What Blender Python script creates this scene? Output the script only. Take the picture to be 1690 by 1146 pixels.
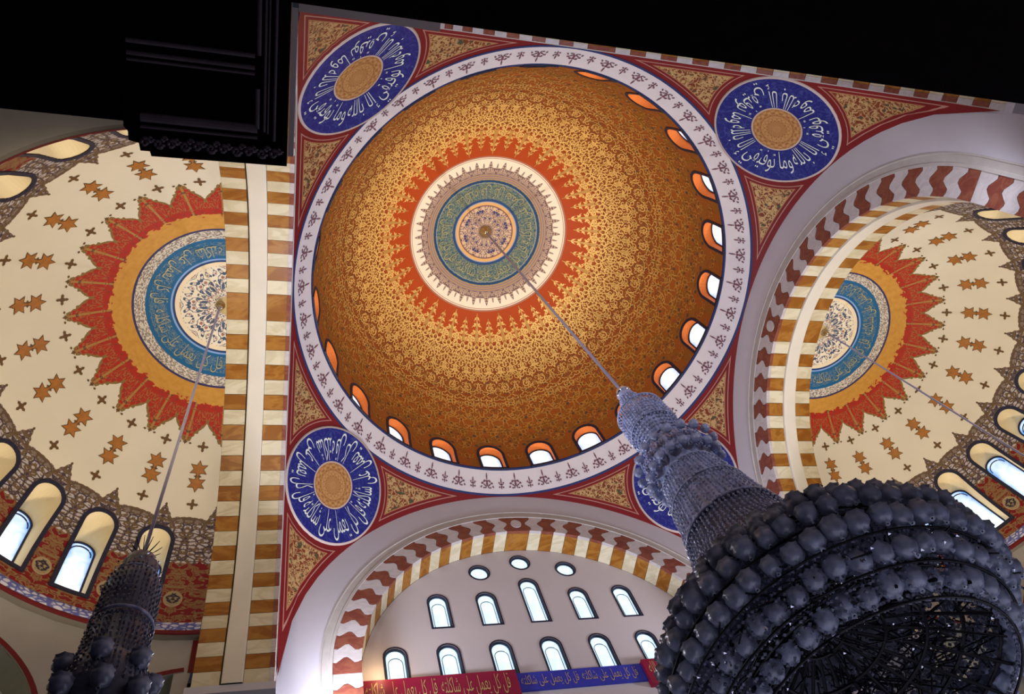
import bpy, math, random
from math import sin, cos, pi, radians as RAD, degrees, atan2, sqrt, hypot
from mathutils import Vector, Matrix
from mathutils.geometry import delaunay_2d_cdt, tessellate_polygon

random.seed(7)
SC = bpy.context.scene
COL = SC.collection
for o in list(bpy.data.objects):
    bpy.data.objects.remove(o)

# ------------------------------------------------------------------ camera, world, light
ZR = 30.9                      # height of the ring under the main dome above the floor
ZC = ZR - 10.15                # springing height (centre of all the great arches)
cam_d = bpy.data.cameras.new('camera')
cam = bpy.data.objects.new('camera', cam_d)
COL.objects.link(cam)
W0 = (0.3931, -0.2502, 0.0882)
th_ = sqrt(sum(c * c for c in W0))
Rw = Matrix.Rotation(th_, 3, Vector(W0).normalized())      # world to camera (x right, y down, z forward)
CM = Matrix((Rw[0], -Rw[1], -Rw[2])).transposed()
cam.matrix_world = Matrix.Translation((-9.724, -10.062, ZR - 29.282)) @ CM.to_4x4()
cam_d.sensor_width = 36
cam_d.lens = 1253.8 / 1690 * 36
cam_d.shift_x = 19.83 / 1690
cam_d.shift_y = -16.56 / 1690
cam_d.clip_end = 200
SC.camera = cam

SC.view_settings.view_transform = 'Standard'
SC.view_settings.look = 'None'
SC.view_settings.gamma = 1
SC.view_settings.use_curve_mapping = False
SC.view_settings.exposure = 0.0

wd = bpy.data.worlds.new('world'); SC.world = wd
wd.use_nodes = True
wd.node_tree.nodes['Background'].inputs[0].default_value = (0.55, 0.6, 0.9, 1)
wd.node_tree.nodes['Background'].inputs[1].default_value = 0.02

def lamp(name, kind, loc, target, power, color, size=1.0, spot=100, blend=0.8):
    l = bpy.data.lights.new(name, kind); l.energy = power; l.color = color
    if kind == 'AREA':
        l.size = size
    else:
        l.shadow_soft_size = size
    if kind == 'SPOT':
        l.spot_size = RAD(spot); l.spot_blend = blend
    o = bpy.data.objects.new(name, l); COL.objects.link(o)
    o.location = loc
    d = Vector(target) - Vector(loc)
    o.rotation_euler = d.to_track_quat('-Z', 'Y').to_euler()
    return o

COOL = (0.78, 0.82, 1.0); WARM = (1.0, 0.72, 0.42); WARM2 = (1.0, 0.83, 0.58)
# floodlights standing on the impost ledges of the four piers
for sx in (-1, 1):
    for sy in (-1, 1):
        lamp('impost_floodlight', 'SPOT', (sx * 8.9, sy * 8.9, ZC - 2.6), (-sx * 2, -sy * 2, ZR + 3), 5600 if sy > 0 else 1900, COOL, 0.5, 150, 1)
# warm floods aimed at the main dome from the gallery level
for sx, sy, pw in ((1, 1, 5200), (-1, 1, 3600), (1, -1, 3000), (-1, -1, 1600)):
    lamp('dome_floodlight', 'SPOT', (sx * 6.8, sy * 6.8, ZC - 4.5), (-sx * 1.5, -sy * 1.5, ZR + 9.5), pw, WARM2, 0.4, 62, 1)
# warm floods for the two side half domes
for sx in (-1, 1):
    for sy in (-1, 1):
        lamp('side_floodlight', 'SPOT', (sx * 12.6, sy * 5.6, ZC - 3.2), (sx * 15.5, -sy * 2.0, ZC + 5), 1650, WARM2, 0.4, 140, 1)
for q in ((-8.1, 9.45, ZC - 1.6), (-9.55, 8.4, ZC - 2.2)):      # glow right at the foot of the near arches
    lamp('impost_glow', 'POINT', q, (0, 0, ZR), 170, COOL, 0.15)
lamp('band_glow', 'POINT', (-6.5, 10.35, ZC + 0.75), (0, 0, ZR), 45, WARM, 0.12)
lamp('hall_bounce_fill', 'AREA', (2, 2, 5.5), (2, 2, 40), 600, (0.86, 0.84, 1.0), 16)  # unseen fill added to stand for bounce off floor and chandelier

# ------------------------------------------------------------------ node helper
class X:
    """a float socket or number with arithmetic"""
    def __init__(s, g, v): s.g = g; s.v = v
    def _m(s, op, *a):
        n = s.g.nt.nodes.new('ShaderNodeMath'); n.operation = op
        for i, q in enumerate((s,) + a):
            q = q.v if isinstance(q, X) else q
            if isinstance(q, (int, float)): n.inputs[i].default_value = q
            else: s.g.nt.links.new(q, n.inputs[i])
        return X(s.g, n.outputs[0])
    def __add__(s, o): return s._m('ADD', o)
    __radd__ = __add__
    def __sub__(s, o): return s._m('SUBTRACT', o)
    def __rsub__(s, o): return (s * -1) + o
    def __mul__(s, o): return s._m('MULTIPLY', o)
    __rmul__ = __mul__
    def __truediv__(s, o): return s._m('DIVIDE', o)
    def __pow__(s, o): return s._m('POWER', o)
    def abs(s): return s._m('ABSOLUTE')
    def frac(s): return s._m('FRACT')
    def floor(s): return s._m('FLOOR')
    def sin(s): return s._m('SINE')
    def sqrt(s): return s._m('SQRT')
    def acos(s): return s._m('ARCCOSINE')
    def gt(s, o): return s._m('GREATER_THAN', o)
    def lt(s, o): return s._m('LESS_THAN', o)
    def min(s, o): return s._m('MINIMUM', o)
    def max(s, o): return s._m('MAXIMUM', o)
    def atan2(s, o): return s._m('ARCTAN2', o)
    def inv(s): return (s * -1) + 1
    def clamp(s): return s.max(0).min(1)
    def ss(s, a, b):           # smooth ramp from a to b
        n = s.g.nt.nodes.new('ShaderNodeMapRange'); n.interpolation_type = 'SMOOTHSTEP'
        s.g.nt.links.new(s.v, n.inputs[0]); n.inputs[1].default_value = a; n.inputs[2].default_value = b
        return X(s.g, n.outputs[0])
    def band(s, a, b): return s.gt(a) * s.lt(b)
    def fold(s, n, ph=0.0):    # mirrored sector coordinate 0 (axis) .. 1 (edge); s in radians
        f = (s * (n / (2 * pi)) + ph).frac()
        return (f - 0.5).abs() * 2

class G:
    def __init__(s, name, rough=0.6, metal=0.0):
        s.m = bpy.data.materials.new(name); s.m.use_nodes = True; s.nt = s.m.node_tree
        s.b = s.nt.nodes['Principled BSDF']; s.b.inputs['Roughness'].default_value = rough
        s.b.inputs['Metallic'].default_value = metal
        s.b.inputs['Specular IOR Level'].default_value = 0.18 if rough > 0.34 else 0.5
        s.tc = s.nt.nodes.new('ShaderNodeTexCoord')
    def xyz(s, out='Object'):
        n = s.nt.nodes.new('ShaderNodeSeparateXYZ'); s.nt.links.new(s.tc.outputs[out], n.inputs[0])
        return X(s, n.outputs[0]), X(s, n.outputs[1]), X(s, n.outputs[2])
    def vec(s, x, y, z=0.0):
        n = s.nt.nodes.new('ShaderNodeCombineXYZ')
        for i, q in enumerate((x, y, z)):
            if isinstance(q, X): s.nt.links.new(q.v, n.inputs[i])
            else: n.inputs[i].default_value = q
        return n.outputs[0]
    def noise(s, vec, scale=1.0, detail=1.0, dist=0.0, rough=0.5):
        n = s.nt.nodes.new('ShaderNodeTexNoise'); s.nt.links.new(vec, n.inputs['Vector'])
        n.inputs['Scale'].default_value = scale; n.inputs['Detail'].default_value = detail
        n.inputs['Distortion'].default_value = dist; n.inputs['Roughness'].default_value = rough
        return X(s, n.outputs[0])
    def voro(s, vec, scale=1.0, feat='F1', rnd=1.0):
        n = s.nt.nodes.new('ShaderNodeTexVoronoi'); n.feature = feat; s.nt.links.new(vec, n.inputs['Vector'])
        n.inputs['Scale'].default_value = scale; n.inputs['Randomness'].default_value = rnd
        return X(s, n.outputs['Distance'])
    def mix(s, f, a, b):
        n = s.nt.nodes.new('ShaderNodeMix'); n.data_type = 'RGBA'
        for i, q in ((0, f), (6, a), (7, b)):
            if isinstance(q, X): s.nt.links.new(q.v, n.inputs[i])
            elif isinstance(q, tuple): n.inputs[i].default_value = (*q, 1)
            elif isinstance(q, (int, float)): n.inputs[i].default_value = q
            else: s.nt.links.new(q, n.inputs[i])
        return n.outputs[2]
    def color(s, c):
        if isinstance(c, tuple): s.b.inputs['Base Color'].default_value = (*c, 1)
        else: s.nt.links.new(c, s.b.inputs['Base Color'])
        return s
    def inp(s, name, x):
        if isinstance(x, X): s.nt.links.new(x.v, s.b.inputs[name])
        else: s.b.inputs[name].default_value = x
    def bump(s, x, strength=0.3, dist=0.02):
        n = s.nt.nodes.new('ShaderNodeBump'); n.inputs['Strength'].default_value = strength
        n.inputs['Distance'].default_value = dist
        s.nt.links.new(x.v, n.inputs['Height']); s.nt.links.new(n.outputs[0], s.b.inputs['Normal'])

def curl(n, lo, hi, c=0.5):    # thin curly contour lines of a noise field
    return (n - c).abs().ss(lo, hi).inv()

# ------------------------------------------------------------------ plain materials
def plain(name, c, rough=0.6, metal=0.0, var=0.12, sc=1.5):
    g = G(name, rough, metal); x, y, z = g.xyz()
    n = g.noise(g.vec(x, y, z), sc, 4)
    lo = tuple(k * (1 - var) for k in c); hi = tuple(min(1, k * (1 + var)) for k in c)
    g.color(g.mix(n, lo, hi)); return g.m
M = {}
M['face'] = plain('lilac_white_plaster', (0.50, 0.47, 0.49), 0.7, 0, 0.06, 0.8)
M['tymp'] = plain('pinkish_plaster', (0.50, 0.44, 0.42), 0.7, 0, 0.06, 0.7)
M['grey'] = plain('grey_brown_plaster', (0.30, 0.27, 0.23), 0.7, 0, 0.16, 1.2)
M['pale'] = plain('pale_green_plaster', (0.42, 0.43, 0.36), 0.7, 0, 0.08, 1.0)
M['mould'] = plain('beige_moulding', (0.42, 0.38, 0.34), 0.6, 0, 0.15, 2.5)
M['rib'] = plain('cream_rib_plaster', (0.62, 0.56, 0.45), 0.6, 0, 0.08, 1.5)
M['gap'] = plain('dark_joint', (0.05, 0.035, 0.02), 0.8)
M['ring'] = plain('white_ring_paint', (0.60, 0.54, 0.52), 0.6, 0, 0.08, 1.3)
M['navy'] = plain('navy_paint', (0.02, 0.03, 0.10), 0.5, 0, 0.3, 3)
M['ink'] = plain('dark_window_border', (0.018, 0.018, 0.035), 0.5, 0, 0.5, 6)
M['plum'] = plain('plum_ornament_paint', (0.15, 0.06, 0.08), 0.6, 0, 0.3, 5)
M['red'] = plain('dark_red_paint', (0.12, 0.007, 0.008), 0.6, 0, 0.25, 2)
M['pink'] = plain('pale_pink_line', (0.40, 0.22, 0.20), 0.6, 0, 0.2, 3)
M['goldline'] = plain('gold_line_paint', (0.50, 0.36, 0.14), 0.45, 0.2, 0.2, 4)
M['letter'] = plain('pale_gold_lettering', (0.60, 0.62, 0.54), 0.45, 0.0, 0.25, 3)
M['letter2'] = plain('olive_gold_lettering', (0.36, 0.33, 0.17), 0.45, 0.1, 0.3, 5)
M['orange'] = plain('orange_reveal_paint', (0.85, 0.22, 0.04), 0.6, 0, 0.1, 1)
M['cream'] = plain('cream_reveal_paint', (0.82, 0.68, 0.43), 0.6, 0, 0.06, 1)
M['star'] = plain('ochre_star_paint', (0.34, 0.13, 0.025), 0.5, 0.0, 0.35, 6)
M['starline'] = plain('dark_ochre_outline', (0.12, 0.06, 0.02), 0.5, 0.0, 0.3, 6)
M['woodl'] = plain('lightened_dark_moulding', (0.22, 0.21, 0.26), 0.25, 0, 0.3, 4)  # dark wood lightened: the light streaks on it are put into the colour
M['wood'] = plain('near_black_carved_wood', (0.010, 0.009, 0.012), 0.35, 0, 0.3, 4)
M['cable'] = plain('grey_steel_cable', (0.33, 0.31, 0.40), 0.5, 0.2, 0.2, 10)
M['iron'] = plain('black_iron', (0.006, 0.006, 0.010), 0.4, 0.3, 0.3, 4)
M['brass'] = plain('brass_boss', (0.5, 0.38, 0.2), 0.25, 0.9, 0.2, 6)
M['carpet'] = plain('dark_red_carpet', (0.12, 0.02, 0.02), 0.95, 0, 0.2, 1)
M['bandred'] = plain('crimson_band_paint', (0.22, 0.010, 0.035), 0.5, 0, 0.2, 2)
M['bandblue'] = plain('blue_band_paint', (0.035, 0.04, 0.33), 0.5, 0, 0.2, 2)
M['lampw'] = plain('floodlight_housing', (0.3, 0.3, 0.32), 0.4, 0.5)

def marble(name, base, vein, sc):
    g = G(name, 0.35); x, y, z = g.xyz()
    n = g.noise(g.vec(x * 0.6 + y * 0.5, y * 1.0 - z * 0.6, z * 1.3), sc, 4, 1.4)
    v = curl(n, 0.0, 0.12)
    n2 = g.noise(g.vec(x, y, z), sc * 2.2, 3, 0.6)
    g.color(g.mix((v * 0.55 + (n2 - 0.5) * 0.9).clamp(), base, vein)); return g.m
M['brown'] = marble('brown_onyx_stone', (0.235, 0.082, 0.010), (0.40, 0.19, 0.035), 0.9)
M['creamst'] = marble('cream_onyx_stone', (0.62, 0.55, 0.38), (0.45, 0.37, 0.21), 0.9)
M['darkst'] = marble('dark_red_marble', (0.17, 0.045, 0.03), (0.26, 0.09, 0.05), 1.6)
M['whitest'] = marble('pale_grey_marble', (0.50, 0.45, 0.43), (0.40, 0.35, 0.33), 1.6)

def crystal(name, c, rough, emis=0.0):
    g = G(name, rough); x, y, z = g.xyz()
    n = g.noise(g.vec(x, y, z), 5, 3)
    g.color(g.mix(n.ss(0.3, 0.7), tuple(k * 0.55 for k in c), c))
    g.inp('Coat Weight', 0.35); g.inp('Coat Roughness', 0.12)
    return g.m
M['crys'] = crystal('lit_blue_grey_crystal', (0.44, 0.49, 0.74), 0.3)  # daylight on the upper crystal is put into this paler colour
M['crysd'] = crystal('dark_shaded_crystal', (0.14, 0.155, 0.24), 0.45)  # dark crystal; carries the shade low in the great chandelier as colour
M['lampglass'] = crystal('smoky_glass_bowl', (0.24, 0.28, 0.42), 0.32)
gs = G('bright_facet', 0.05, 1.0); gs.color((0.75, 0.8, 1.0)); M['spark'] = gs.m

def pane_mat(name, c_in, c_out, strength, zk=0.0):
    """daylight behind frosted coloured glass"""
    g = G(name, 0.3); x, y, z = g.xyz()
    n = g.noise(g.vec(x, y, z), 2.2, 2, 0.4)
    e = (x.abs() * 2.1).ss(0.35, 1.0) * 0.75
    f = (e + (n - 0.45) * 1.3 + z * zk).clamp()
    c = g.mix(f, c_in, c_out)
    g.color((0.2, 0.25, 0.3)); g.nt.links.new(c, g.b.inputs['Emission Color']); g.inp('Emission Strength', strength)
    return g.m
M['pane_dome'] = pane_mat('lit_dome_glass', (0.9, 0.95, 1.0), (0.45, 0.55, 0.9), 1.3)
M['pane_semi'] = pane_mat('lit_side_glass', (0.85, 0.95, 1.0), (0.10, 0.30, 0.70), 1.2, 0.32)
M['pane_tymp'] = pane_mat('lit_wall_glass', (0.80, 0.93, 1.0), (0.35, 0.65, 0.9), 1.1)
M['lead'] = plain('blue_grey_lead', (0.08, 0.18, 0.26), 0.5, 0.2)

# ------------------------------------------------------------------ painted dome materials
def mat_main_dome():
    g = G('painted_main_dome', 0.42)
    x, y, z = g.xyz()
    rr = (x * x + y * y).sqrt()
    rho = rr.atan2(z) * (180 / pi)
    th = y.atan2(x)
    f46 = th.fold(46, 0.25); f23 = th.fold(23, 0.0 + 0.5 * 0)
    # contour scrolls, mirrored in every sector
    v = g.vec(f23 * 3.4, rho * 0.42, 3.1)
    n1 = g.noise(v, 1.0, 1.0, 0.9)
    v2 = g.vec(f46 * 1.5, rho * 0.62, 9.7)
    n2 = g.noise(v2, 1.1, 1.0, 0.7)
    lines = (curl(n1, 0.022, 0.04) + curl(n2, 0.03, 0.055) + curl(n1, 0.014, 0.03, 0.62)).clamp()
    blobs = n2.ss(0.56, 0.62)
    trees_w = (rho - 27.0) / 11.0
    stem = (f46 - 1.0).abs().ss(0.0, 0.5).inv() * (n2 + 0.45)
    trees = (stem.gt((rho - 27.0) * -0.055 + 0.85) + curl(n2, 0.02, 0.10) * f46.gt(0.35)).clamp()
    inner_zone = rho.ss(33, 40).inv()
    gold = (inner_zone.inv() * (lines * 0.10)).clamp()
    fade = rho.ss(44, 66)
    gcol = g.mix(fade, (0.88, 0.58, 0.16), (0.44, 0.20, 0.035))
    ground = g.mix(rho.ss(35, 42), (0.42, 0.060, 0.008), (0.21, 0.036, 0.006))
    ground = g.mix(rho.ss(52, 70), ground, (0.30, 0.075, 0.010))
    big = g.noise(g.vec(f23 * 1.2, rho * 0.16, 1.0), 1.0, 1)
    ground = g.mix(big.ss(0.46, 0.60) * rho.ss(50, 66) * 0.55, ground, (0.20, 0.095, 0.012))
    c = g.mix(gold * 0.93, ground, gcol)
    # dark green flower dots in radial rows
    row = ((rho - 55.0) / 4.4); rf = (row.frac() - 0.5).abs() * 4.4
    dx = (f46 * (pi / 46)) * rho * 0.0 + f46 * 3.4
    dot = ((dx * dx) + (rf * rf)).sqrt().ss(0.35, 0.6).inv() * rho.band(53, 80)
    dot2 = ((((f46 - 1.0) * 3.4) ** 2) + ((((rho - 57.2) / 4.4).frac() - 0.5) * 4.4) ** 2).sqrt().ss(0.25, 0.5).inv() * rho.band(57, 78)
    dotn = g.noise(g.vec(f23 * 4.0, rho * 1.2, 5.0), 1.5, 1).ss(0.64, 0.68) * rho.gt(48)
    c = g.mix((dot + dot2 + dotn * 0.8).clamp() * 0.85, c, (0.035, 0.05, 0.04))
    # centre rosette
    def B(a, b, col):
        nonlocal c
        c = g.mix(rho.band(a, b), c, col)
    f36 = th.fold(32, 0.5)
    nf = g.noise(g.vec(f36 * 2.2, rho * 1.1, 2.0), 2.0, 1, 0.3)
    orn = g.mix(nf.ss(0.42, 0.58), (0.52, 0.37, 0.25), (0.15, 0.085, 0.085))
    peak = ((f36 - 1).abs().ss(0.0, 0.42).inv() * 2.5).max(f36.ss(0.0, 0.2).inv() * 1.9)
    edge = rho.lt(peak + 22.9)
    orn = g.mix(edge, (0.86, 0.76, 0.56), orn)
    B(20.4, 27.0, orn)
    B(26.4, 26.65, (0.45, 0.25, 0.16)); B(26.95, 27.5, (0.40, 0.18, 0.11))
    B(18.3, 20.6, g.mix((rho * 1.3).frac().gt(0.5), (0.46, 0.27, 0.11), (0.24, 0.18, 0.20)))
    nt_ = g.noise(g.vec(th * 9.0, rho * 0.9, 2.0), 2.4, 2, 0.8)
    teal = g.mix(curl(nt_, 0.03, 0.09), (0.018, 0.085, 0.15), (0.24, 0.25, 0.11))
    B(10.5, 18.5, teal)
    B(17.6, 18.3, (0.012, 0.05, 0.13)); B(10.6, 11.5, (0.02, 0.06, 0.16))
    B(17.2, 17.35, (0.35, 0.38, 0.42))
    f12 = th.fold(8, 0.0)
    na = g.noise(g.vec(f12 * 2.6, rho * 0.55, 6.0), 1.25, 1, 0.9)
    ar = g.mix(curl(na, 0.035, 0.065), (0.64, 0.44, 0.25), (0.05, 0.04, 0.12))
    ar = g.mix(na.ss(0.60, 0.66), ar, (0.33, 0.09, 0.04))
    B(-1, 9.3, ar)
    B(9.3, 10.3, (0.72, 0.40, 0.13)); B(10.3, 10.6, (0.30, 0.34, 0.45)); B(8.9, 9.3, (0.20, 0.09, 0.08))
    B(-1, 1.6, (0.20, 0.13, 0.03))
    g.color(c)
    m = gold * rho.gt(27.5)
    g.inp('Metallic', m * 0.45); g.inp('Roughness', m * -0.14 + 0.52)
    g.bump(gold, 0.35, 0.03)
    return g.m
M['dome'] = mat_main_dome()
def mat_gold_scroll():
    g = G('gold_scroll_paint', 0.38)
    x, y, z = g.xyz(); rho = (x * x + y * y).sqrt().atan2(z) * (180 / pi)
    n = g.noise(g.vec(x, y, z), 1.1, 3)
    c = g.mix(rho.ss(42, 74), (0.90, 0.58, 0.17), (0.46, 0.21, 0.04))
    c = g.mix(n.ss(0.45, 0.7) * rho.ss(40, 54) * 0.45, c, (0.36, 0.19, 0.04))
    g.color(c); g.inp('Metallic', 0.35); return g.m
M['goldscroll'] = mat_gold_scroll()

def mat_semi():
    g = G('painted_half_dome', 0.55)
    x, y, z = g.xyz()
    rr = (x * x + y * y).sqrt()
    rho = rr.atan2(z) * (180 / pi)
    th = y.atan2(x)
    f24 = th.fold(24, 0.5)      # 0 on the window axes, 1 half way between
    f24 = f24
    w = g.noise(g.vec(x, y, z), 0.7, 4)
    c = g.mix(w, (0.60, 0.54, 0.41), (0.69, 0.62, 0.48))
    def B(mask, col):
        nonlocal c
        c = g.mix(mask, c, col)
    # red flames with olive-gold edges
    n0 = g.noise(g.vec(f24 * 2.6, rho * 0.7, 1.0), 1.5, 1)
    edge = (f24.inv().max(0) ** 1.1) * 6.9 + 33.2 + (n0 - 0.5) * 2.6
    B(rho.lt(edge + 0.9) * rho.gt(24), (0.20, 0.13, 0.035))
    B(rho.lt(edge), (0.36, 0.022, 0.010))
    ln = curl(g.noise(g.vec(f24 * 3.2, rho * 0.55, 4.0), 1.3, 1, 0.8), 0.014, 0.05)
    B(ln * rho.band(30.5, 60) * rho.lt(edge) * 0.75, (0.30, 0.16, 0.04))
    B(f24.lt(0.07) * rho.lt(edge) * 0.9, (0.34, 0.20, 0.05))
    nk = g.noise(g.vec(f24 * 4.0, rho * 1.0, 2.0), 1.7, 1)
    B(nk.ss(0.64, 0.68) * rho.lt(edge), (0.10, 0.05, 0.03))
    gedge = g.noise(g.vec(th * 14.0, rho * 0.8, 1.0), 1.0, 2)
    gcol = g.mix(gedge, (0.40, 0.17, 0.02), (0.62, 0.32, 0.06))
    B(rho.lt(gedge * 4.4 + 26.6), gcol)
    # rope ring, teal ring, cream disc
    nr = g.noise(g.vec(th * 24.0, rho * 2.2, 2.0), 1.4, 1)
    B(rho.lt(23.9), (0.035, 0.03, 0.09))
    B(rho.lt(23.3), g.mix(nr.ss(0.42, 0.58), (0.22, 0.17, 0.14), (0.62, 0.55, 0.43)))
    nt_ = g.noise(g.vec(th * 7.0, rho * 0.8, 7.0), 2.0, 2, 0.8)
    B(rho.lt(20.6), g.mix(curl(nt_, 0.02, 0.06) * rho.band(15.2, 19.6) * 0.55, (0.010, 0.10, 0.22), (0.25, 0.26, 0.16)))
    B(rho.lt(14.3), (0.20, 0.33, 0.55)); B(rho.lt(13.8), (0.015, 0.04, 0.12))
    f12 = th.fold(8, 0.5)
    na = g.noise(g.vec(f12 * 2.0, rho * 0.42, 3.0), 1.25, 1, 0.9)
    ar = g.mix(curl(na, 0.03, 0.06), (0.72, 0.62, 0.44), (0.055, 0.075, 0.12))
    ar = g.mix(na.ss(0.60, 0.66), ar, (0.30, 0.13, 0.10))
    ar = g.mix(rho.gt(12.0), ar, (0.74, 0.60, 0.38))
    B(rho.lt(13.2), ar)
    B(rho.lt(2.6), (0.45, 0.33, 0.14))
    # lace above and between the windows
    spike = (f24.inv() - 0.72).max(0) * 12.5
    nl = g.noise(g.vec(f24 * 2.5, rho * 0.55, 8.0), 1.6, 2)
    top = spike * -1 + 60.6 + (nl - 0.5) * 3.0
    vo = g.voro(g.vec(f24 * 2.1, rho * 0.52, 1.0), 1.6, 'DISTANCE_TO_EDGE', 0.75)
    ls = g.noise(g.vec(f24 * 5.0, rho * 1.3, 3.0), 1.5, 1)
    lace = g.mix(vo.ss(0.07, 0.16), (0.055, 0.035, 0.045), (0.42, 0.37, 0.36))
    lace = g.mix(ls.ss(0.50, 0.56), lace, (0.13, 0.08, 0.035))
    lace = g.mix(rho.lt(top + 1.5) * (ls * 0.6 + 0.5).clamp(), lace, (0.11, 0.065, 0.03))
    B(rho.gt(top), lace)
    redn = g.noise(g.vec(f24 * 2.0, rho * 0.45, 5.0), 1.7, 1, 0.6)
    gold = (curl(redn, 0.02, 0.07) + redn.ss(0.56, 0.62) * 0.8).clamp()
    low = g.mix(gold, (0.15, 0.008, 0.008), (0.20, 0.125, 0.05))
    ogee = ((f24 - 1.0) * 2.4)
    og = ((ogee * ogee) + (((rho - 84.5) * 0.28) ** 2)).sqrt()
    low = g.mix(og.band(0.55, 0.70), low, (0.30, 0.22, 0.12))
    low = g.mix(og.lt(0.55), low, g.mix(g.noise(g.vec(f24 * 6, rho * 1.2, 1.0), 1.5, 1).ss(0.45, 0.55), (0.025, 0.02, 0.03), (0.28, 0.20, 0.10)))
    B(rho.gt((nl - 0.5) * 6.0 + 73.5), low)
    g.color(c); g.bump(w, 0.1, 0.02)
    return g.m
M['semi'] = mat_semi()

def mat_pendentive():
    """gold scroll field in a red border that follows every edge"""
    g = G('painted_pendentive', 0.5)
    x, y, z = g.xyz()
    n1 = g.noise(g.vec(x, y, z), 4.0, 1.0, 0.8)
    n2 = g.noise(g.vec(x + 9, y, z), 4.6, 1.0, 0.5)
    gold = (curl(n1, 0.025, 0.055) + curl(n2, 0.03, 0.06) * 0.8 + n1.ss(0.64, 0.68) * 0.6).clamp()
    field = g.mix(gold, (0.15, 0.030, 0.010), (0.44, 0.28, 0.11))
    field = g.mix(n2.ss(0.64, 0.69), field, (0.05, 0.06, 0.03))
    ax, ay = x.abs(), y.abs()
    # distance to the arch edges along the sphere, and to the ring
    Rp = 14.045
    d1 = ((10.0 - ax) / 1.0) * 1.25
    d2 = ((10.0 - ay) / 1.0) * 1.25
    d3 = (9.90 - z) * 1.35
    hx = ax - 8.05; hy = ay - 8.05; hz = z - 8.10
    dm = (hx * hx + hy * hy + hz * hz).sqrt() - 2.47
    # arch edge distance is small only near it; use the nearest of all
    d = d1.min(d2).min(d3).min(dm)
    red = (0.145, 0.008, 0.008)
    c = g.mix(d.lt(0.36), field, red)
    c = g.mix(d.band(0.20, 0.235), c, (0.34, 0.17, 0.12))
    c = g.mix(d.band(0.33, 0.37), c, (0.32, 0.15, 0.06))
    g.color(c)
    g.inp('Metallic', gold * d.gt(0.36) * 0.25)
    return g.m
M['pend'] = mat_pendentive()

def mat_medal():
    g = G('painted_roundel', 0.5)
    x, y, z = g.xyz(); r = (x * x + y * y).sqrt(); th = y.atan2(x)
    n = g.noise(g.vec(x, y, 0.3), 3.5, 2, 0.8)
    c = g.mix(curl(n, 0.015, 0.04) * 0.4, (0.012, 0.013, 0.125), (0.06, 0.08, 0.24))
    c = g.mix(r.gt(2.36), c, (0.46, 0.36, 0.30))
    f = th.fold(16, 0.0); na = g.noise(g.vec(f * 1.5, r * 5.0, 2.0), 2.0, 1, 0.4)
    disc = g.mix(na.ss(0.40, 0.60), (0.42, 0.22, 0.07), (0.27, 0.105, 0.03))
    c = g.mix(r.lt(0.99), c, (0.45, 0.33, 0.24)); c = g.mix(r.lt(0.93), c, disc)
    g.color(c); return g.m
M['medal'] = mat_medal()

def mat_rope():
    g = G('blue_white_rope_band', 0.6)
    x, y, z = g.xyz(); th = y.atan2(x)
    v = g.voro(g.vec(th * 20.0, z * 5.0, 0.0), 1.6, 'DISTANCE_TO_EDGE', 0.8)
    g.color(g.mix(v.ss(0.05, 0.2), (0.09, 0.10, 0.28), (0.52, 0.50, 0.55))); return g.m
M['rope'] = mat_rope()

# ------------------------------------------------------------------ object helpers
def mesh(name, V, F, mats, smooth=False, idx=None):
    me = bpy.data.meshes.new(name); me.from_pydata([tuple(v) for v in V], [], F)
    for m in (mats if isinstance(mats, (list, tuple)) else [mats]): me.materials.append(m)
    if idx: me.polygons.foreach_set('material_index', idx)
    if smooth: me.polygons.foreach_set('use_smooth', [True] * len(me.polygons))
    me.update(); return me
def link(name, data, parent=None, loc=None, kind=None):
    o = bpy.data.objects.new(name, data); COL.objects.link(o)
    if parent is not None: o.parent = parent
    if loc is not None: o.location = loc
    if kind: o['kind'] = kind
    return o
def new(name, V, F, mats, parent=None, smooth=False, idx=None, kind=None, loc=None):
    return link(name, mesh(name, V, F, mats, smooth, idx), parent, loc, kind)
def root(name, loc=(0, 0, 0), **kw):
    o = link(name, None, None, loc)
    for k, v in kw.items(): o[k] = v
    return o
def struct(name, loc=(0, 0, 0), label=None):
    o = root(name, loc, kind='structure')
    if label: o['label'] = label
    return o

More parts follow.
